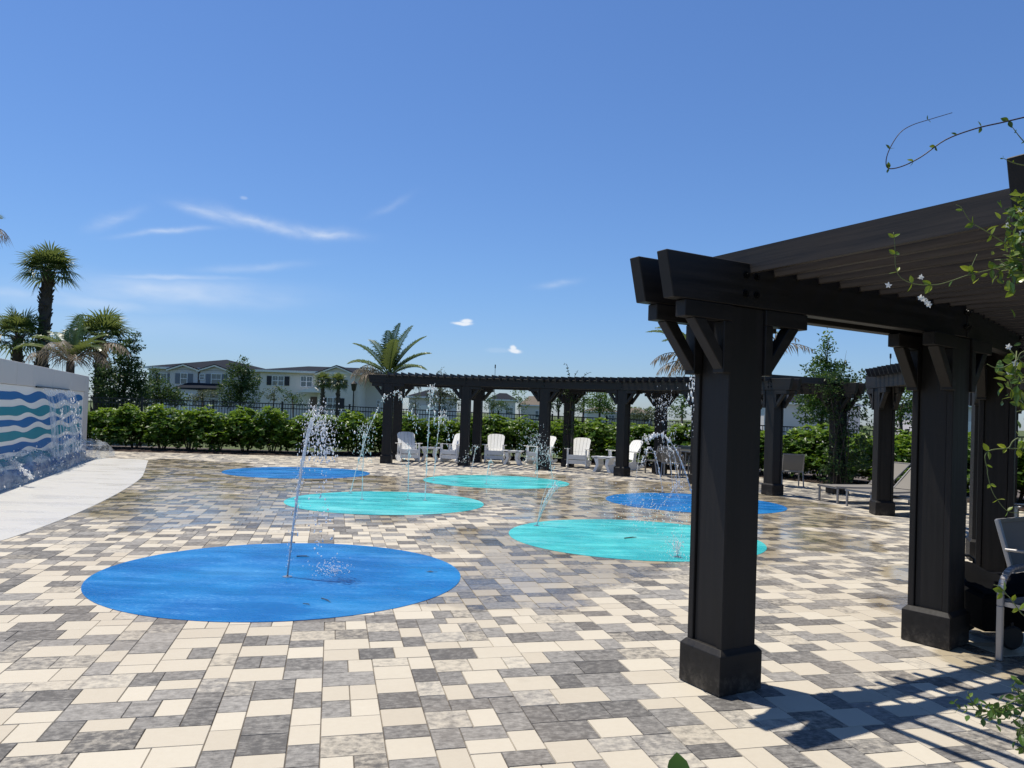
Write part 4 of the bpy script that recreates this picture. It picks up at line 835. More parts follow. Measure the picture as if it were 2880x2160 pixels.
tr_at('conical_tree', 'tall pointed green tree behind the right end of the far pergola', 2310, 26, [(2322, 962, 9, 26), (2318, 998, 20, 30), (2310, 1040, 36, 32), (2300, 1085, 44, 34), (2330, 1075, 38, 34), (2285, 1130, 42, 34), (2320, 1130, 46, 36), (2350, 1040, 20, 24), (2345, 1115, 34, 36), (2270, 1165, 30, 22), (2325, 1175, 40, 22)], 'leafy', 36, .12, 1.6, young=.4, base=.5)
tr_at('leafy_tree', 'broad dark green tree behind the right hand pergola end post', 2540, 25, [(2540, 1130, 34, 46), (2560, 1170, 34, 34), (2520, 1175, 28, 34), (2575, 1120, 24, 40), (2600, 1150, 30, 40)], 'leafy', 37, .12, .9)
tr_at('leafy_tree', 'thin leaning tree by the white garage house at far right', 2745, 24, [(2740, 1115, 14, 16), (2752, 1150, 14, 16), (2735, 1135, 8, 10), (2760, 1175, 10, 10)], 'leafg', 38, .11, .5, tr=.06)
for i in range(7):
    px = (1785, 1800, 1815, 1828, 1842, 1858, 1772)[i]; Y = 230; g0 = ground_of(px, 1150, Y); top = at(px, 1150 + (i % 3) * 3 + 4, Y)
    lab = ['tiny palm', 'tiny palm'][0] + ' on the far skyline, ' + ords[[1, 2, 3, 4, 5, 6, 0][i]] + ' from the left in a row'
    s = sabal(lab, g0, top.z - g0.z, 1.6, 12, .2, 60 + i, 0); s["group"] = 'palms on the far skyline'

# street lamp and two antennas
def lamp():
    g0 = ground_of(993, 1150, 55); topz = at(995, 1071, 55).z - g0.z; r = thing('street_lamp', 'black street lamp post beside the cream house', 'street lamp', g0)
    mb = MB(); mb.tube([(0, 0, -.1), (0, 0, .5), (0, 0, .55), (0, 0, topz - .75)], [.11, .1, .06, .05], 10); mb.build('pole', M['blackmetal'], r)
    mb = MB(); mb.tube([(0, 0, topz - .75), (0, 0, topz - .68), (0, 0, topz - .25), (0, 0, topz - .22), (0, 0, topz)], [.08, .15, .22, .27, .02], 8); mb.build('lantern', M['blackmetal'], r)
lamp()
for px, py, Y, lab in ((1389, 1025, 60, 'thin bare pole topped by a small device above the far pergola'), (2501, 994, 45, 'thin antenna pole rising above the right pergola end')):
    g0 = ground_of(px, 1150, Y); z = at(px, py, Y).z - g0.z; r = thing('antenna_pole', lab, 'pole', g0); mb = MB(); mb.tube([(0, 0, 0), (0, 0, z)], [.03, .018], 6); mb.build('mast', M['blackmetal'], r)
    mb = MB(); mb.box(-.045, .045, -.03, .03, z - .3, z - .02); mb.build('head', M['blackmetal'], r)
# ------------------------------------------------------------------ white rocking chairs and tables
def chair_parts(t):
    m = M['poly']
    mb = MB(); th = R(33); n = 5; W = .56                        # back: fanned slats with a rounded top, leaning
    def bk(x, s, off): return (x, .20 + math.sin(th) * s + math.cos(th) * off, .34 + math.cos(th) * s - math.sin(th) * off)
    for k in range(n):
        x0, x1 = -W / 2 + W * k / n + .004, -W / 2 + W * (k + 1) / n - .004; f = lambda x: 1.0 + .10; H = .74
        def tp(x): return H - .05 * (abs(x) / (W / 2)) ** 2.6 - (.05 if abs(x) > W / 2 - .01 else 0)
        sc = 1.08
        p = [bk(x0 * .94, 0, 0), bk(x1 * .94, 0, 0), bk(x1 * sc, tp(x1), 0), bk((x0 + x1) / 2 * sc, tp((x0 + x1) / 2), 0), bk(x0 * sc, tp(x0), 0)]; q = [bk(x0 * .94, 0, .024), bk(x1 * .94, 0, .024), bk(x1 * sc, tp(x1), .024), bk((x0 + x1) / 2 * sc, tp((x0 + x1) / 2), .024), bk(x0 * sc, tp(x0), .024)]
        mb.add(p + q, [(4, 3, 2, 1, 0), (5, 6, 7, 8, 9)] + [(i, (i + 1) % 5, (i + 1) % 5 + 5, i + 5) for i in range(5)])
    mb.box(-.30, .30, .30, .325, .44, .50); mb.build('backrest', m, t)
    mb = MB()
    for k in range(6): y = -.32 + k * .095; z = .415 - (y + .32) * .16; mb.hexa([(-.28, y, z - .022), (.28, y, z - .022), (.28, y + .086, z - .036), (-.28, y + .086, z - .036), (-.28, y, z), (.28, y, z), (.28, y + .086, z - .014), (-.28, y + .086, z - .014)])
    mb.box(-.279, .279, -.345, -.322, .27, .408); mb.build('seat', m, t)
    for s in (-1, 1):
        mb = MB(); x0, x1 = sorted((s * .27, s * .40)); mb.hexa([(x0, -.40, .600), (x1, -.40, .600), (x1 - .02 * (s > 0), .36, .565), (x0 + .02 * (s < 0), .36, .565), (x0, -.40, .625), (x1, -.40, .625), (x1, .36, .59), (x0, .36, .59)]); mb.build('armrest', m, t, bevel=.008)
        a, b = sorted((s * .285, s * .325)); mb = MB(); mb.prism([(-.36, .07), (-.22, .10), (-.235, .598), (-.345, .598), (-.33, .35)], b - a, 'x', a); mb.build('front_leg', m, t)
        mb = MB(); rk = [(-.44, .085), (-.40, .02), (-.2, .003), (.0, 0.0), (.25, .012), (.5, .06), (.62, .12), (.60, .17), (.36, .15), (.28, .30), (.30, .56), (.22, .56), (.16, .28), (-.20, .16)]
        mb.prism(rk, (b - a) * .8, 'x', a + .004); mb.build('rocker', m, t)
    mb = MB(); mb.box(-.284, .284, -.30, -.275, .12, .25); mb.build('stretcher', m, t)
rc = thing('rocking_chair', 'x', 'chair'); chair_parts(rc)
RC = [((1146, 1298), 18, 'white rocking chair beside the leftmost post of the far pergola'), ((1274, 1300), -26, 'white rocking chair half hidden behind the second pergola post'), ((1390, 1301), -3, 'white rocking chair facing forward between the second and third posts'),
      ((1517, 1306), -38, 'white rocking chair half hidden by the third post and water spray'), ((1627, 1315), -16, 'white rocking chair standing between the third and fourth pergola posts'), ((1752, 1322), -62, 'white rocking chair half hidden behind the fourth pergola post')]
for i, ((px, py), a, lab) in enumerate(RC):
    p = gp(px, py); p.y += .12; o = rc if i == 0 else copy_tree(rc); o.location = (p.x, p.y, .002); o.rotation_euler = (0, 0, R(a)); o["label"] = lab; o["group"] = 'white rocking chairs under the far pergola'
st = thing('side_table', 'x', 'table'); m = M['poly']; mb = MB()
for k in range(6): mb.box(-.34, .34, -.24 + k * .08 + .003, -.16 + k * .08 - .003, .44, .465)
mb.box(-.30, .30, -.20, -.17, .405, .438); mb.box(-.30, .30, .17, .20, .405, .438); mb.build('table_top', m, st)
for s in (-1, 1):
    mb = MB(); mb.prism([(s * .30, .0), (s * .20, .0), (s * .10, .22), (s * .13, .437), (s * .27, .437), (s * .19, .22)], .40, 'y', -.20); mb.build('leg', m, st)
TB = [((1208, 1297), 0, 'white side table between the first two rocking chairs'), ((1442, 1307), -12, 'white side table right of the forward facing rocking chair'), ((1700, 1328), -30, 'white side table left of the fourth pergola post')]
for i, ((px, py), a, lab) in enumerate(TB):
    p = gp(px, py); o = st if i == 0 else copy_tree(st); o.location = (p.x, p.y + .1, .002); o.rotation_euler = (0, 0, R(a)); o["label"] = lab; o["group"] = 'white side tables under the far pergola'

# ------------------------------------------------------------------ aluminium patio chairs
def patio_chair(curved):
    t = thing('patio_chair', 'x', 'chair'); a = M['alu']
    for s in (-1, 1):
        x = s * .27
        if curved:
            mb = MB(); pts = [Vector((x, -.27, .002)), Vector((x, -.27, .38))] + [Vector((x, -.27 + .17 * (1 - math.cos(q * PI / 16)), .46 + .18 * math.sin(q * PI / 16))) for q in range(0, 9)] + [Vector((x, .02, .645)), Vector((x, .27, .60))]
            for p, q in zip(pts[:-1], pts[1:]): mb.bar(p, q + (q - p).normalized() * .004, .045, .026, (0, 1, 0) if abs((q - p).normalized().z) > .9 else (0, 0, 1))
            mb.build('arm_leg', a, t, bevel=.006)
        else:
            mb = MB(); mb.bar((x, -.25, .002), (x, -.25, .63), .03, .042, (0, 1, 0)); mb.build('front_leg', a, t, bevel=.005)
            mb = MB(); mb.bar((x, -.31, .645), (x, .26, .62), .05, .022); mb.build('armrest', a, t, bevel=.006)
        mb = MB(); mb.bar((s * .265, .32, .002), (s * .265, .20, .42), .028, .04, (0, 1, 0)); mb.bar((s * .265, .20, .41), (s * .255, .34, .86), .028, .04, (0, 1, 0)); mb.build('rear_leg', a, t, bevel=.005)
    mb = MB(); mb.bar((-.255, .338, .85), (.255, .338, .85), .03, .03); mb.bar((-.265, .205, .40), (.265, .205, .40), .03, .03); mb.bar((-.27, -.25, .40), (.27, -.25, .40), .03, .03)
    for s in (-1, 1): mb.bar((s * .255, -.25, .41), (s * .255, .20, .40), .028, .035); mb.bar((s * .252, .205, .40), (s * .25, .338, .85), .02, .02)
    mb.build('frame', a, t)
    mb = MB(); n = 8
    for j in range(n + 1): f = j / n; y = -.25 + .45 * f; z = .418 - .035 * math.sin(f * PI) ; mb.v += [(-.24, y, z), (.24, y, z), (.24, y, z - .006), (-.24, y, z - .006)]
    for j in range(n):
        q = 4 * j; mb.f += [(q, q + 1, q + 5, q + 4), (q + 2, q + 3, q + 7, q + 6), (q + 1, q + 2, q + 6, q + 5), (q + 3, q, q + 4, q + 7)]
    mb.t = [.5] * len(mb.f); mb.build('seat_sling', M['sling'], t, smooth=False)
    mb = MB()
    for j in range(n + 1): f = j / n; z = .43 + .41 * f; y = .212 + .123 * f + .018 * math.sin(f * PI); mb.v += [(-.238, y, z), (.238, y, z), (.238, y + .006, z), (-.238, y + .006, z)]
    for j in range(n):
        q = 4 * j; mb.f += [(q, q + 1, q + 5, q + 4), (q + 2, q + 3, q + 7, q + 6), (q + 1, q + 2, q + 6, q + 5), (q + 3, q, q + 4, q + 7)]
    mb.t = [.5] * len(mb.f); mb.build('back_sling', M['sling'], t); return t
pcc = patio_chair(True); pcs = patio_chair(False); used = set()
def put_chair(src, loc, rz, label, group):
    o = src if src.name not in used else copy_tree(src); used.add(src.name); o.location = loc; o.rotation_euler = (0, 0, R(rz)); o["label"] = label; o["group"] = group
gA, gB = 'patio chairs under the near pergola', 'patio chairs at the far dining table'
put_chair(pcc, (3.83, 5.18, .002), -62, 'grey sling chair with a curved arm in front of the black wagon', gA)
put_chair(pcs, (4.53, 6.22, .002), 30, 'straight armed grey sling chair behind the black wagon', gA)
put_chair(pcs, (6.66, 10.08, .002), 30, 'grey sling chair half hidden behind the third near pergola post', gA)
p = gp(1852, 1334); put_chair(pcc, (p.x, p.y + .1, .002), 205, 'grey sling dining chair at the left of the far dining set', gB)
p = gp(1888, 1340); put_chair(pcc, (p.x, p.y - .1, .002), 160, 'grey dining chair with its pale back sling towards the splash pad', gB)
p = gp(1922, 1338); put_chair(pcc, (p.x + .1, p.y + .6, .002), 330, 'grey dining chair on the far side of the glass table', gB)
p = gp(2222, 1368); put_chair(pcs, (p.x, p.y, .002), 172, 'lone grey sling chair with its back to the pad by the end post', 'patio chairs by the right hedge')
p = gp(1955, 1338); tb = thing('dining_table', 'round glass topped patio table beside the fifth pergola post', 'table', (p.x, p.y + .3, .002))
mb = MB(); mb.tube([(0, 0, .70), (0, 0, .715)], .52, 40); mb.build('table_top', M['glass'], tb); mb = MB(); mb.tube([(.53 * math.cos(k * PI / 16), .53 * math.sin(k * PI / 16), .708) for k in range(33)], .016, 6); mb.build('rim', M['alu'], tb)
for k in range(4): q = PI / 4 + k * PI / 2; mb = MB(); mb.bar((.46 * math.cos(q), .46 * math.sin(q), .002), (.42 * math.cos(q), .42 * math.sin(q), .70), .035, .035, (0, 1, 0)); mb.build('leg', M['alu'], tb)

# sun loungers: foot towards the pad (-x of the local frame), raised back at +x
def lounger():
    t = thing('sun_lounger', 'x', 'sun lounger'); a = M['alu']
    for s in (-1, 1):
        mb = MB(); mb.bar((-.02, s * .31, .33), (1.30, s * .31, .33), .03, .045); mb.bar((1.30, s * .31, .33), (1.88, s * .31, .30), .03, .045); mb.build('side_rail', a, t, bevel=.005)
        for x in (.03, 1.75): mb = MB(); mb.bar((x, s * .31, .002), (x, s * .31, .315), .045, .032, (1, 0, 0)); mb.build('leg', a, t, bevel=.005)
        mb = MB(); mb.bar((1.22, s * .285, .36), (1.78, s * .285, .86), .028, .028); mb.build('back_rail', a, t)
    mb = MB(); n = 14; pr_ = [(-.03, .352), (.0, .362)] + [(.1 * k, .362 - .012 * math.sin(k / 12 * PI)) for k in range(1, 12)] + [(1.22, .362)]
    for x, z in pr_: mb.v += [(x, -.292, z), (x, .292, z), (x, .292, z - .007), (x, -.292, z - .007)]
    for j in range(len(pr_) - 1):
        q = 4 * j; mb.f += [(q, q + 1, q + 5, q + 4), (q + 2, q + 3, q + 7, q + 6), (q + 1, q + 2, q + 6, q + 5), (q + 3, q, q + 4, q + 7)]
    mb.t = [.5] * len(mb.f); mb.build('seat_sling', M['sling'], t)
    mb = MB(); pr_ = [(1.225 + .56 * f, .375 + .50 * f - .02 * math.sin(f * PI)) for f in np.linspace(0, 1, 7)]
    for x, z in pr_: mb.v += [(x, -.268, z), (x, .268, z), (x + .006, .268, z - .006), (x + .006, -.268, z - .006)]
    for j in range(len(pr_) - 1):
        q = 4 * j; mb.f += [(q, q + 1, q + 5, q + 4), (q + 2, q + 3, q + 7, q + 6), (q + 1, q + 2, q + 6, q + 5), (q + 3, q, q + 4, q + 7)]
    mb.t = [.5] * len(mb.f); mb.build('back_sling', M['sling'], t)
    mb = MB(); mb.bar((0, -.295, .33), (0, .295, .33), .04, .04, (0, 0, 1)); mb.bar((1.22, -.295, .34), (1.22, .295, .34), .03, .03); mb.bar((1.77, -.27, .852), (1.77, .27, .852), .028, .028); mb.build('cross_rail', a, t)
    return t
lg = lounger()
for i, (x, y, a, lab) in enumerate(((6.74, 15.98, 12, 'sun lounger farthest from the camera of the three by the end posts'), (6.93, 14.98, 20, 'middle sun lounger with its foot just left of the end post'), (7.15, 13.95, 30, 'nearest sun lounger, its raised back showing right of the end post'))):
    o = lg if i == 0 else copy_tree(lg); o.location = (x, y, .002); o.rotation_euler = (0, 0, R(a)); o["label"] = lab; o["group"] = 'sun loungers by the right hedge'

# ------------------------------------------------------------------ black wagon by the second near post
wg = thing('folding_wagon', 'black fabric folding wagon standing by the second near post', 'wagon', (3.52, 5.56, 0), R(4))
mb = MB(); L_, W_ = .98, .5; nx, ny = 16, 8
def rim(u, v): return .40 + .03 * math.sin(u * 9 + v * 3) + .05 * v
bot = [(0, 0), (L_, 0), (L_, W_), (0, W_)]
mb.hexa([(.02, .02, .12), (L_ - .02, .02, .12), (L_ - .02, W_ - .02, .12), (.02, W_ - .02, .12), (0, 0, .385), (L_, 0, .40), (L_, W_, .44), (0, W_, .43)]); mb.build('tub', M['black'], wg, bevel=.02)
mb = MB(); wr = random.Random(8)
for i in range(nx + 1):
    for j in range(ny + 1): u, v = i / nx, j / ny; mb.v.append((L_ * u * .98 + .01, W_ * v * .96 + .01, .40 + .05 * v + .13 * math.exp(-((u - .12) / .2) ** 2 - ((v - .75) / .35) ** 2) + .10 * math.exp(-((u - .6) / .25) ** 2 - ((v - .4) / .4) ** 2) + .02 * math.sin(u * 15 + v * 8) * math.sin(v * 9)))
mb.f = [(i * (ny + 1) + j, (i + 1) * (ny + 1) + j, (i + 1) * (ny + 1) + j + 1, i * (ny + 1) + j + 1) for i in range(nx) for j in range(ny)]; mb.t = [.5] * len(mb.f); mb.build('draped_cover', M['black'], wg, smooth=True)
mb = MB(); mb.tube([(.06, W_ - .02, .48), (.06, W_ - .02, .585), (.09, W_ - .03, .61), (.20, W_ - .05, .61), (.23, W_ - .06, .585), (.24, W_ - .06, .47)], .012, 8); mb.build('handle', M['rubber'], wg, smooth=True)
for x in (.22, .82):
    for y in (-.02, W_ - .03):
        mb = MB(); mb.tube([(x, y, .09), (x, y + .05, .09)], .088, 18); wl = mb.build('wheel', M['rubber'], wg, bevel=.012); mb = MB(); mb.bar((x, y + .025, .09), (x, y + .025, .2), .02, .02, (1, 0, 0)); mb.build('fork', M['rubber'], wl)

# ------------------------------------------------------------------ water jets
def jet(label, base, apex, land, r0, nd, seed, rise=1.0, sp0=.01, sp1=.08, dr=(.006, .016), streams=1, fan=0.0, tail=True, gap=0.0, burst=0):
    r = random.Random(seed); base, apex = Vector(base), Vector(apex); land = Vector(land) if land is not None else None
    t = thing('water_jet', label, 'water jet', base)
    A = apex - base; D = (land - base) if land is not None else A
    def path(f):            # f 0..1 up the rising half, 1..2 down
        if f <= 1: return Vector((A.x * f, A.y * f, A.z * (1 - (1 - f) ** 2)))
        g = f - 1; return Vector((A.x + (D.x - A.x) * g, A.y + (D.y - A.y) * g, A.z * (1 - g * g) + D.z * g * g))
    nb = MB(); nb.tube([(0, 0, .004), (0, 0, .011)], .045, 14); nb.build('nozzle', M['galv'], t)
    for s in range(streams):
        off = Vector((r.gauss(0, fan), r.gauss(0, fan), r.gauss(0, fan * .5))); n = 22
        pts = [path(rise * i / n) + off * (rise * i / n) + rv(r) * r0 * (.2 + .5 * i / n) for i in range(n + 1)]
        mb = MB(); mb.tube(pts, [r0 * (1 - .45 * i / n) * r.uniform(.75, 1.3) for i in range(n + 1)], 7); mb.build('stream', M['jet'], t, smooth=True)
    mb = MB()
    for k in range(nd):
        f = r.random() ** .8 * (2.0 if land is not None else 1.0); f = f if f > gap else gap + r.random() * .2
        sp_ = sp0 + (sp1 - sp0) * min(1, f / 1.4) ** 1.5; p = path(f) + Vector((r.gauss(0, sp_), r.gauss(0, sp_), r.gauss(0, sp_ * .9)))
        if p.z < .01: p.z = .012
        q = r.uniform(*dr) * (.72 if r.random() < .85 else 1.3); mb.blob(p, (q * r.uniform(.6, 1.0), q * r.uniform(.6, 1.0), q * r.uniform(.9, 3.6)))
    for k in range(burst):
        a = r.uniform(0, 6.28); d = abs(r.gauss(0, .17)); p = (D if land is not None else Vector((0, 0, 0))); q = r.uniform(.003, .008); mb.blob((p.x + d * math.cos(a), p.y + d * math.sin(a), max(.008, p.z + abs(r.gauss(0, .06)) * (1 - d))), q)
    props(mb.build('drops', M['drop'], t, smooth=True, recalc=False), kind='stuff'); return t
def P(px, py, Y): return at(px, py, Y)
b0 = gp(808, 1624); l0 = gp(938, 1612); ym = (b0.y + l0.y) / 2
j = jet('tall leaning water jet breaking into drops over the near blue pad', b0, P(893, 1158, ym), P(915, 1290, ym + .1), .008, 800, 1, .80, .018, .085, (.0025, .0072), 7, .014, burst=0)
# loose falling drops and splash ring of the same jet
mb = MB(); r = random.Random(77)
for k in range(240):
    p = P(905 + r.gauss(0, 24), r.uniform(1190, 1300), ym + r.gauss(0, .1)) - b0; q = r.choice((.003, .004, .005, .006, .010)); mb.blob(p, (q, q, q * r.uniform(.8, 2.4)))
for k in range(70):
    p = P(905 + r.gauss(0, 22), r.uniform(1310, 1600), ym + r.gauss(0, .1)) - b0; q = r.uniform(.004, .011); mb.blob(p, (q, q, q * r.uniform(.8, 1.6)))
for k in range(170):
    a = r.uniform(0, 6.28); d = abs(r.gauss(0, .15)); q = r.uniform(.003, .007); mb.blob((l0.x - b0.x + d * math.cos(a), l0.y - b0.y + d * math.sin(a), .01 + abs(r.gauss(0, .07)) * max(0, 1 - 2 * d)), q)
props(mb.build('falling_drops', M['drop'], j, smooth=True, recalc=False), kind='stuff')
JT = [('high water arc curving past the leftmost pergola post', gp(985, 1388), (1112, 1104), (1172, 1215), .010, 150, .62, .015, .05, (.007, .014), 1, 0),
      ('cloudy upright spray left of the high water arc on the teal pad', gp(1018, 1406), (1022, 1200), (1030, 1290), .010, 260, .5, .02, .11, (.004, .010), 1, 0),
      ('short thin jet splitting at its tip before the first rocking chair', gp(1147, 1406), (1149, 1262), (1135, 1320), .009, 50, .95, .004, .05, (.005, .011), 1, 0),
      ('tallest thin water jet rising in front of the first side table', gp(1195, 1408), (1214, 1088), (1228, 1200), .010, 120, .75, .01, .05, (.007, .017), 1, 0),
      ('thin jet leaning right in front of the second rocking chair', gp(1219, 1352), (1245, 1160), (1262, 1250), .010, 110, .7, .012, .07, (.008, .017), 1, 0),
      ('small arching jet ending right of the second pergola post', gp(1325, 1334), (1343, 1256), (1302, 1300), .010, 90, 1.0, .008, .05, (.006, .012), 1, 30),
      ('low hairpin water arc on the far teal pad', gp(1367, 1362), (1380, 1296), (1388, 1338), .012, 50, 1.3, .006, .03, (.005, .010), 1, 20),
      ('left jet of a misty pair in front of the third pergola post', gp(1511, 1348), (1505, 1225), (1478, 1290), .010, 330, .6, .03, .20, (.004, .011), 1, 20),
      ('right jet of a misty pair in front of the third pergola post', gp(1555, 1366), (1535, 1262), (1512, 1310), .010, 320, .6, .03, .17, (.004, .011), 1, 20),
      ('leftmost water arc over the right blue pad, curling at its top', gp(1788, 1352), (1814, 1224), (1822, 1250), .010, 60, .98, .006, .025, (.007, .018), 1, 10),
      ('second water arc over the right blue pad, bending left', gp(1864, 1385), (1826, 1258), (1806, 1310), .010, 80, .9, .006, .025, (.008, .018), 1, 20),
      ('broad water arc reaching highest over the right blue pad', gp(1948, 1396), (1852, 1222), (1822, 1236), .011, 120, .85, .006, .03, (.008, .02), 1, 20),
      ('steep thin jet in the middle of the right blue pad', gp(1893, 1385), (1866, 1222), (1862, 1275), .009, 60, .8, .006, .03, (.007, .014), 1, 10),
      ('thin straight jet behind the broad arc on the blue pad', gp(1914, 1378), (1884, 1262), (1870, 1300), .009, 50, .8, .006, .03, (.007, .014), 1, 10),
      ('small crossing jet low on the right blue pad', gp(1884, 1400), (1902, 1366), (1920, 1372), .009, 60, 1.0, .01, .06, (.005, .011), 1, 20),
      ('tall spray of drops beside the near pergola post', gp(1968, 1425), (1957, 1072), (1962, 1230), .009, 330, .3, .03, .10, (.006, .018), 1, 60),
      ('fine misty spray in front of the outer pergola post', gp(1905, 1395), (1862, 1130), (1880, 1210), .007, 420, .25, .03, .20, (.004, .009), 1, 0),
      ('bundle of fine streams shooting right from the near teal pad', gp(1509, 1480), (1572, 1366), None, .006, 90, 1.0, .008, .06, (.004, .010), 6, 0),
      ('low spreading spray at the front edge of the near teal pad', gp(1905, 1568), (1896, 1520), None, .004, 260, 1.0, .02, .16, (.003, .007), 6, 60)]
for i, (lab, b, ap, ld, r0, nd, rise, s0, s1, dr, ns, bu) in enumerate(JT):
    A = P(ap[0], ap[1], b.y); Ld = None if ld is None else P(ld[0], ld[1], b.y)
    jet(lab, b, A, Ld, r0, nd, 100 + i, rise, s0, s1, dr, ns, .07 if ns > 1 else 0, burst=bu)
# arcs thrown onto the apron by the mural wall
for i, (b, ap, ld, lab) in enumerate((((92, 1246), (118, 1252), (176, 1306), 'white water arc falling across the right part of the mural'), ((-30, 1268), (10, 1284), (92, 1346), 'white water arc falling across the left part of the mural'))):
    Y = 18.2 if i == 0 else 14.6; Bp = P(b[0], b[1], Y); t = thing('water_jet', lab, 'water jet', (Bp.x, Bp.y, 0)); r = random.Random(i); mb = MB()
    pts = []
    for k in range(24):
        f = k / 23; x = b[0] + (ld[0] - b[0]) * f; y = b[1] + (ap[1] - b[1]) * 2 * f * (1 - f) + (ld[1] - b[1]) * f * f; pts.append(P(x, y, Y - .8 * f) - Vector((Bp.x, Bp.y, 0)))
    mb.tube(pts, [.014 + .008 * r.random() for _ in pts], 6); mb.build('stream', M['jet'], t, smooth=True); mb = MB()
    for k in range(160): f = r.random(); p = pts[int(f * 23)]; q = r.uniform(.006, .018); mb.blob(p + rv(r) * .05, (q, q, q * 1.3))
    props(mb.build('drops', M['drop'], t, smooth=True, recalc=False), kind='stuff')
# spilt drops over the right pads and wet pavers
mb = MB(); r = random.Random(55)
for k in range(420):
    p = gp(r.gauss(1850, 90), r.uniform(1390, 1500)); q = r.uniform(.004, .011); mb.blob((p.x, p.y, abs(r.gauss(0, .12)) + .012), q)
o = mb.build('spray_drops', M['drop'], None, smooth=True, recalc=False); props(o, 'scattered spray drops over the right blue and teal pads', 'spray', kind='stuff')
# twigs, pine needles and nozzle caps lying on the pads
for (x0, y0, x1, y1, r_, lab) in ((834, 1567, 870, 1568, .006, 'dark twig lying across the near blue pad'), (904, 1686, 930, 1698, .004, 'small dark needle twig near the front of the blue pad'), (852, 1701, 872, 1706, .003, 'faint thin twig left of the other needles on the blue pad'), (1756, 1516, 1790, 1513, .008, 'dark twig in the middle of the near teal pad')):
    a, b = gp(x0, y0), gp(x1, y1); t = thing('twig', lab, 'twig', (a.x, a.y, 0)); mb = MB(); d = b - a; mb.tube([(0, 0, .012), tuple(d * .5 + Vector((.004, .01, .014))), (d.x, d.y, .012)], [r_, r_ * .9, r_ * .4], 6); mb.build('stick', M['bark'], t)
    mb = MB(); mb.tube([tuple(d * .5 + Vector((0, 0, .013))), tuple(d * .75 + Vector((0, .04, .014)))], [r_ * .7, r_ * .3], 5); mb.build('side_shoot', M['bark'], t)
for px, py, lab in ((1210, 1611, 'dark leaf lying at the right edge of the near blue pad'), (415, 1349, 'small dark drain grate in the wet paving by the apron')):
    p = gp(px, py)
    if 'leaf' in lab:
        t = thing('fallen_leaf', lab, 'leaf', (p.x, p.y, 0)); mb = MB(); mb.add([(-.045, 0, .012), (0, -.018, .016), (.045, 0, .011), (0, .018, .018)], [(0, 1, 2, 3)]); mb.build('blade', M['bark'], t, recalc=False)
        mb = MB(); mb.tube([(.045, 0, .011), (.07, .004, .012)], .002, 5); mb.build('stalk', M['bark'], t)
    else:
        t = thing('drain_grate', lab, 'drain', (p.x, p.y, 0)); mb = MB(); mb.tube([(0, 0, .001), (0, 0, .006)], .15, 24); mb.build('ring', M['blackmetal'], t); mb = MB()
        for k in range(-3, 4): mb.box(-.11, .11, k * .035 - .008, k * .035 + .008, .0065, .010)
        mb.build('slats', M['alu'], t)
# ------------------------------------------------------------------ jasmine vines
def ovate(mb, p, d, n, L, W, tint, r, cup=.12):
    d = d.normalized(); n = (n - d * n.dot(d)); n = n.normalized() if n.length > 1e-3 else d.orthogonal().normalized(); s = d.cross(n)
    prof = [(0, 0), (.18, .32), (.42, .5), (.68, .40), (.88, .17), (1, 0)]; b = len(mb.v); cv = r.uniform(-.25, .1)
    mid = [p + d * L * f + n * cv * L * f * f for f, _ in prof]; mb.v += [tuple(q) for q in mid]
    for sg_ in (1, -1): mb.v += [tuple(mid[i] + s * sg_ * prof[i][1] * W + n * cup * prof[i][1] * W * 2) for i in range(1, 5)]
    for k, off in ((0, 6), (1, 10)):
        for i in range(5):
            a0, a1 = b + i, b + i + 1; o0 = b + off + i - 1 if i > 0 else None; o1 = b + off + i if i < 4 else None
            f = [x for x in (a0, a1, o1, o0) if x is not None]; mb.f.append(tuple(f if k == 0 else f[::-1])); mb.t.append(tint)
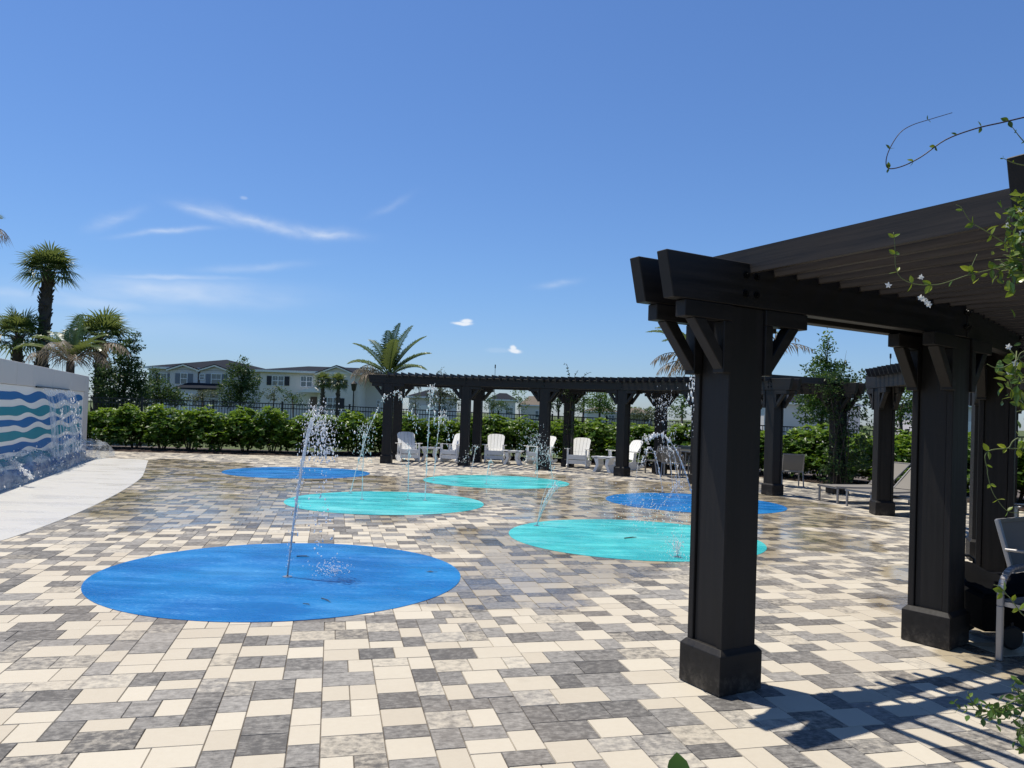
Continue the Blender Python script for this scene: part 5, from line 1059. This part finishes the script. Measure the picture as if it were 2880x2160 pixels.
def vine(label, paths, Y, leaf_px, seed, flowers=(), dense=(), stem_m='stem', leaf_m='vine', every=60, rad=.0022, tints=(.45, .95), pair=True, name='jasmine_vine', group='jasmine sprigs hanging by the near pergola'):
    r = random.Random(seed); p0 = at(*paths[0][0][:2], Y); t = thing(name, label, 'vine', p0, 0, group); sc = Y / F_PX; leaves = MB()
    W = lambda q: at(q[0], q[1], Y + (q[2] if len(q) > 2 else 0)) - p0
    for pth in paths:
        pts = [W(q) for q in pth]; sm = []
        for i in range(len(pts) - 1):
            a, b = pts[i], pts[i + 1]; pa = pts[i - 1] if i else a - (b - a); pb = pts[i + 2] if i + 2 < len(pts) else b + (b - a)
            for k in range(5): u = k / 5; sm.append(.5 * ((2 * a) + (b - pa) * u + (2 * pa - 5 * a + 4 * b - pb) * u * u + (3 * a - pa - 3 * b + pb) * u ** 3))
        sm.append(pts[-1]); mb = MB(); n = len(sm); mb.tube(sm, [rad * (1 - .6 * i / n) for i in range(n)], 6); mb.build('stem', M[stem_m], t, smooth=True)
        acc = r.uniform(0, every); 
        for i in range(1, n):
            acc += (sm[i] - sm[i - 1]).length / sc
            if acc > every:
                acc = r.uniform(-.25, .1) * every; d = (sm[i] - sm[i - 1]).normalized(); sd = d.cross(Vector((0, 1, 0)))
                sd = sd.normalized() if sd.length > .1 else Vector((1, 0, 0))
                for s in ((-1, 1) if pair else (r.choice((-1, 1)),)):
                    if r.random() < .12: continue
                    ld = (sd * s * r.uniform(.7, 1.1) + d * r.uniform(.2, .7) + rv(r) * .4).normalized(); L = leaf_px * sc * r.uniform(.7, 1.15) * (1 - .35 * i / n); ovate(leaves, sm[i], ld, rv(r) + Vector((0, -.5, .5)), L, L * r.uniform(.5, .62), r.uniform(*tints), r)
    for (x, y, sx_, sy_, n) in dense:
        for _ in range(n):
            q = W((r.gauss(x, sx_), r.gauss(y, sy_), r.gauss(0, .05))); L = leaf_px * sc * r.uniform(.6, 1.15); ovate(leaves, q, rv(r) + Vector((0, 0, -.2)), rv(r) + Vector((0, -.3, .6)), L, L * r.uniform(.48, .62), r.uniform(tints[0] - .35, tints[1]), r)
        mb = MB()
        for k in range(5): a = W((x + r.gauss(0, sx_), y + r.gauss(0, sy_))); b = W((x + r.gauss(0, sx_) + 40, y + r.gauss(0, sy_))); mb.tube([a, a.lerp(b, .5) + rv(r) * .02, b], rad * .8, 5)
        mb.build('stem', M[stem_m], t, smooth=True)
    leaves.build('leaves', M[leaf_m], t, recalc=False, smooth=False)
    for (x, y) in flowers:
        c = W((x, y, -.01)); mb = MB()
        ax = Vector((r.uniform(-.5, .5), -1, r.uniform(-.2, .5))).normalized(); s0 = ax.orthogonal().normalized()
        for k in range(5):
            u = Matrix.Rotation(k * 2 * PI / 5, 3, ax) @ s0; ovate(mb, c, u + ax * .25, ax, .011 * r.uniform(.9, 1.2), .007, .5, r, .05)
        mb.tube([c, c - ax * .012], [.0018, .001], 5); mb.build('flower', M['flower'], t, recalc=False)
    return t
vine('long flowering jasmine sprig hanging across the near pergola rafters', [[(2960, 715), (2880, 740), (2834, 747), (2780, 760), (2725, 773), (2669, 792), (2630, 801), (2574, 799), (2534, 781), (2519, 749), (2517, 692), (2513, 653)], [(2834, 747), (2805, 770), (2790, 800)], [(2725, 773), (2735, 745), (2748, 715)]], 2.45, 34, 1, [(2590, 780), (2596, 842), (2606, 851), (2588, 838), (2612, 857), (2498, 803)], every=52)
vine('short jasmine sprig pointing up left over the rafters', [[(2960, 770), (2873, 716), (2834, 690), (2778, 653), (2730, 623), (2704, 584), (2689, 576)]], 2.4, 30, 2, every=42)
vine('bare jasmine runner looping against the sky above the pergola', [[(2960, 312), (2880, 330), (2825, 343), (2743, 362), (2660, 393), (2591, 441), (2539, 467), (2500, 474), (2492, 454), (2502, 419), (2530, 375), (2565, 352), (2621, 334), (2678, 317)]], 2.5, 22, 3, stem_m='stemp', every=62, tints=(.1, .4), rad=.0026)
vine('short bare shoots rising from the beam end at the right edge', [[(2900, 420), (2868, 385), (2842, 350)], [(2900, 470), (2850, 458), (2822, 445)]], 2.55, 12, 4, every=30, tints=(.3, .6))
vine('dense jasmine leaf cluster at the right edge under the beam', [[(2960, 560), (2880, 600), (2850, 660), (2840, 720)], [(2960, 700), (2880, 735), (2820, 748)]], 2.4, 32, 5, [(2868, 592), (2832, 634), (2875, 655)], [(2868, 645, 26, 52, 100), (2858, 755, 36, 28, 75)], tints=(.35, .9))
vine('jasmine spray with one yellow leaf in front of the third near post', [[(2960, 985), (2880, 988), (2860, 1016), (2845, 1060)], [(2880, 1000), (2830, 1030), (2802, 1035), (2776, 1024)], [(2900, 1120), (2870, 1100), (2850, 1090)]], 2.35, 30, 6, [(2836, 976), (2855, 1023), (2840, 1052)], [(2850, 1060, 26, 36, 50), (2868, 1125, 12, 30, 14)], tints=(.25, .8), every=40)
vine('hanging jasmine runner with pale leaf pairs before the dark post', [[(2960, 1222), (2880, 1228), (2850, 1240), (2836, 1260), (2805, 1263), (2780, 1269), (2770, 1286), (2777, 1320), (2778, 1336), (2790, 1380), (2809, 1411), (2834, 1437), (2870, 1442), (2940, 1430)], [(2836, 1260), (2862, 1262), (2940, 1262)]], 2.3, 28, 7, every=44, tints=(.75, 1.0))
vine('small jasmine sprig hanging in front of the curved armed chair', [[(2940, 1765), (2880, 1731), (2858, 1705), (2830, 1671), (2800, 1665)], [(2830, 1671), (2812, 1650), (2795, 1645)]], 2.25, 32, 8, every=30, tints=(.75, 1.0))
vine('dark leafy branch reaching in at the lower right corner', [[(2960, 1975), (2880, 1988), (2825, 1998), (2769, 2001), (2735, 1995), (2701, 1993), (2684, 1975)], [(2769, 2001), (2745, 1985), (2728, 1965), (2722, 1945)], [(2800, 2000), (2765, 2020), (2750, 2010)], [(2880, 1988), (2870, 1960), (2860, 1940)]], 1.9, 25, 9, (), [(2825, 1995, 26, 12, 34), (2868, 1955, 12, 18, 16), (2795, 2000, 30, 14, 22)], leaf_m='leafy', every=18, tints=(.3, .95), name='leafy_branch', group=None)
vine('drooping leafy twig at the right edge below the branch', [[(2960, 2000), (2890, 2035), (2868, 2060), (2862, 2090)], [(2900, 2050), (2880, 2075), (2878, 2120)]], 1.9, 34, 10, (), [(2875, 2070, 10, 26, 12)], leaf_m='leafy', every=22, tints=(.2, .8), name='leafy_branch', group=None)
# single round leaf low in front of the lens
p = at(1908, 2180, 1.35); t = thing('low_plant', 'single round dark green leaf poking up at the bottom edge', 'plant', (p.x, p.y, 0)); mb = MB(); r = random.Random(1); ovate(mb, Vector((0, 0, p.z - .004)), Vector((0, .25, 1)), Vector((0, -1, .5)), .040, .040, .35, r); mb.build('leaf', M['leafy'], t, recalc=False, smooth=True)
mb = MB(); mb.tube([(.03, -.05, 0), (.015, -.03, p.z * .5), (0, 0, p.z)], [.004, .003, .0015], 6); mb.build('stem', M['stem'], t, smooth=True)
# vine climbing the outer end post of the far pergola, and shoots above its roof
q = rowsF[1][5]; t = thing('climbing_vine', 'dark dense vine climbing the outer end post of the far pergola', 'vine', (q.x, q.y, 0)); r = random.Random(31)
lob = [(.0, -.1, z, .30 + .1 * math.sin(z * 3), .26, .34) for z in np.arange(.5, 2.6, .3)] + [(.35, -.1, 2.35, .5, .35, .3), (-.25, -.1, 2.6, .45, .35, .26), (.5, 0, 2.75, .4, .3, .22), (.1, 0, 2.9, .22, .2, .3), (.45, -.1, 1.6, .3, .25, .5), (.55, -.1, .9, .25, .25, .4)]
crown(r, lob, 420, 10, .085, .16, .5, base=.2, young=.12).build('leaves', M['leaf'], t, recalc=False); mb = MB()
for k in range(5): a = k * 1.26; mb.tube([(.2 * math.cos(a), -.22, 0), (.18 * math.cos(a + 1), -.2, 1.0), (.2 * math.cos(a + 2), -.2, 1.9), (.35 * math.cos(a + 2.4), -.1, 2.7)], [.014, .012, .009, .004], 6)
mb.tube([(.1, 0, 2.7), (.12, 0, 3.2), (.16, 0, 3.45)], [.006, .004, .002], 5); mb.build('stem', M['bark'], t, smooth=True)
for i, (pts, Y, lab) in enumerate((([(1602, 1058), (1597, 1040), (1594, 1025), (1586, 1024)], 24.2, 'curling vine shoot above the far pergola, tallest of three'), ([(1616, 1058), (1622, 1048), (1626, 1041)], 24.2, 'upright vine shoot above the far pergola, middle of three'), ([(1640, 1060), (1650, 1052), (1660, 1047)], 24.2, 'low leaning vine shoot above the far pergola, right of three'))):
    vine(lab, [pts], Y, 6, 70 + i, every=7, rad=.010, tints=(.0, .25), leaf_m='leaf', stem_m='bark', name='vine_shoot', group=None)
q = rowsF[1][2]; t = thing('climbing_vine', 'sparse vine climbing the pergola post behind the third front post', 'vine', (q.x, q.y, 0)); r = random.Random(33)
lob = [(.0 + .1 * math.sin(z * 4), -.18, z, .16, .12, .25) for z in np.arange(.9, 2.6, .4)] + [(.3, -.1, 2.3, .3, .2, .2)]
crown(r, lob, 60, 8, .075, .12, .5, base=.35, young=.2).build('leaves', M['leaf'], t, recalc=False); mb = MB(); mb.tube([(.05, -.2, 0), (-.05, -.2, 1.2), (.05, -.2, 2.4)], [.012, .01, .005], 6); mb.build('stem', M['bark'], t, smooth=True)
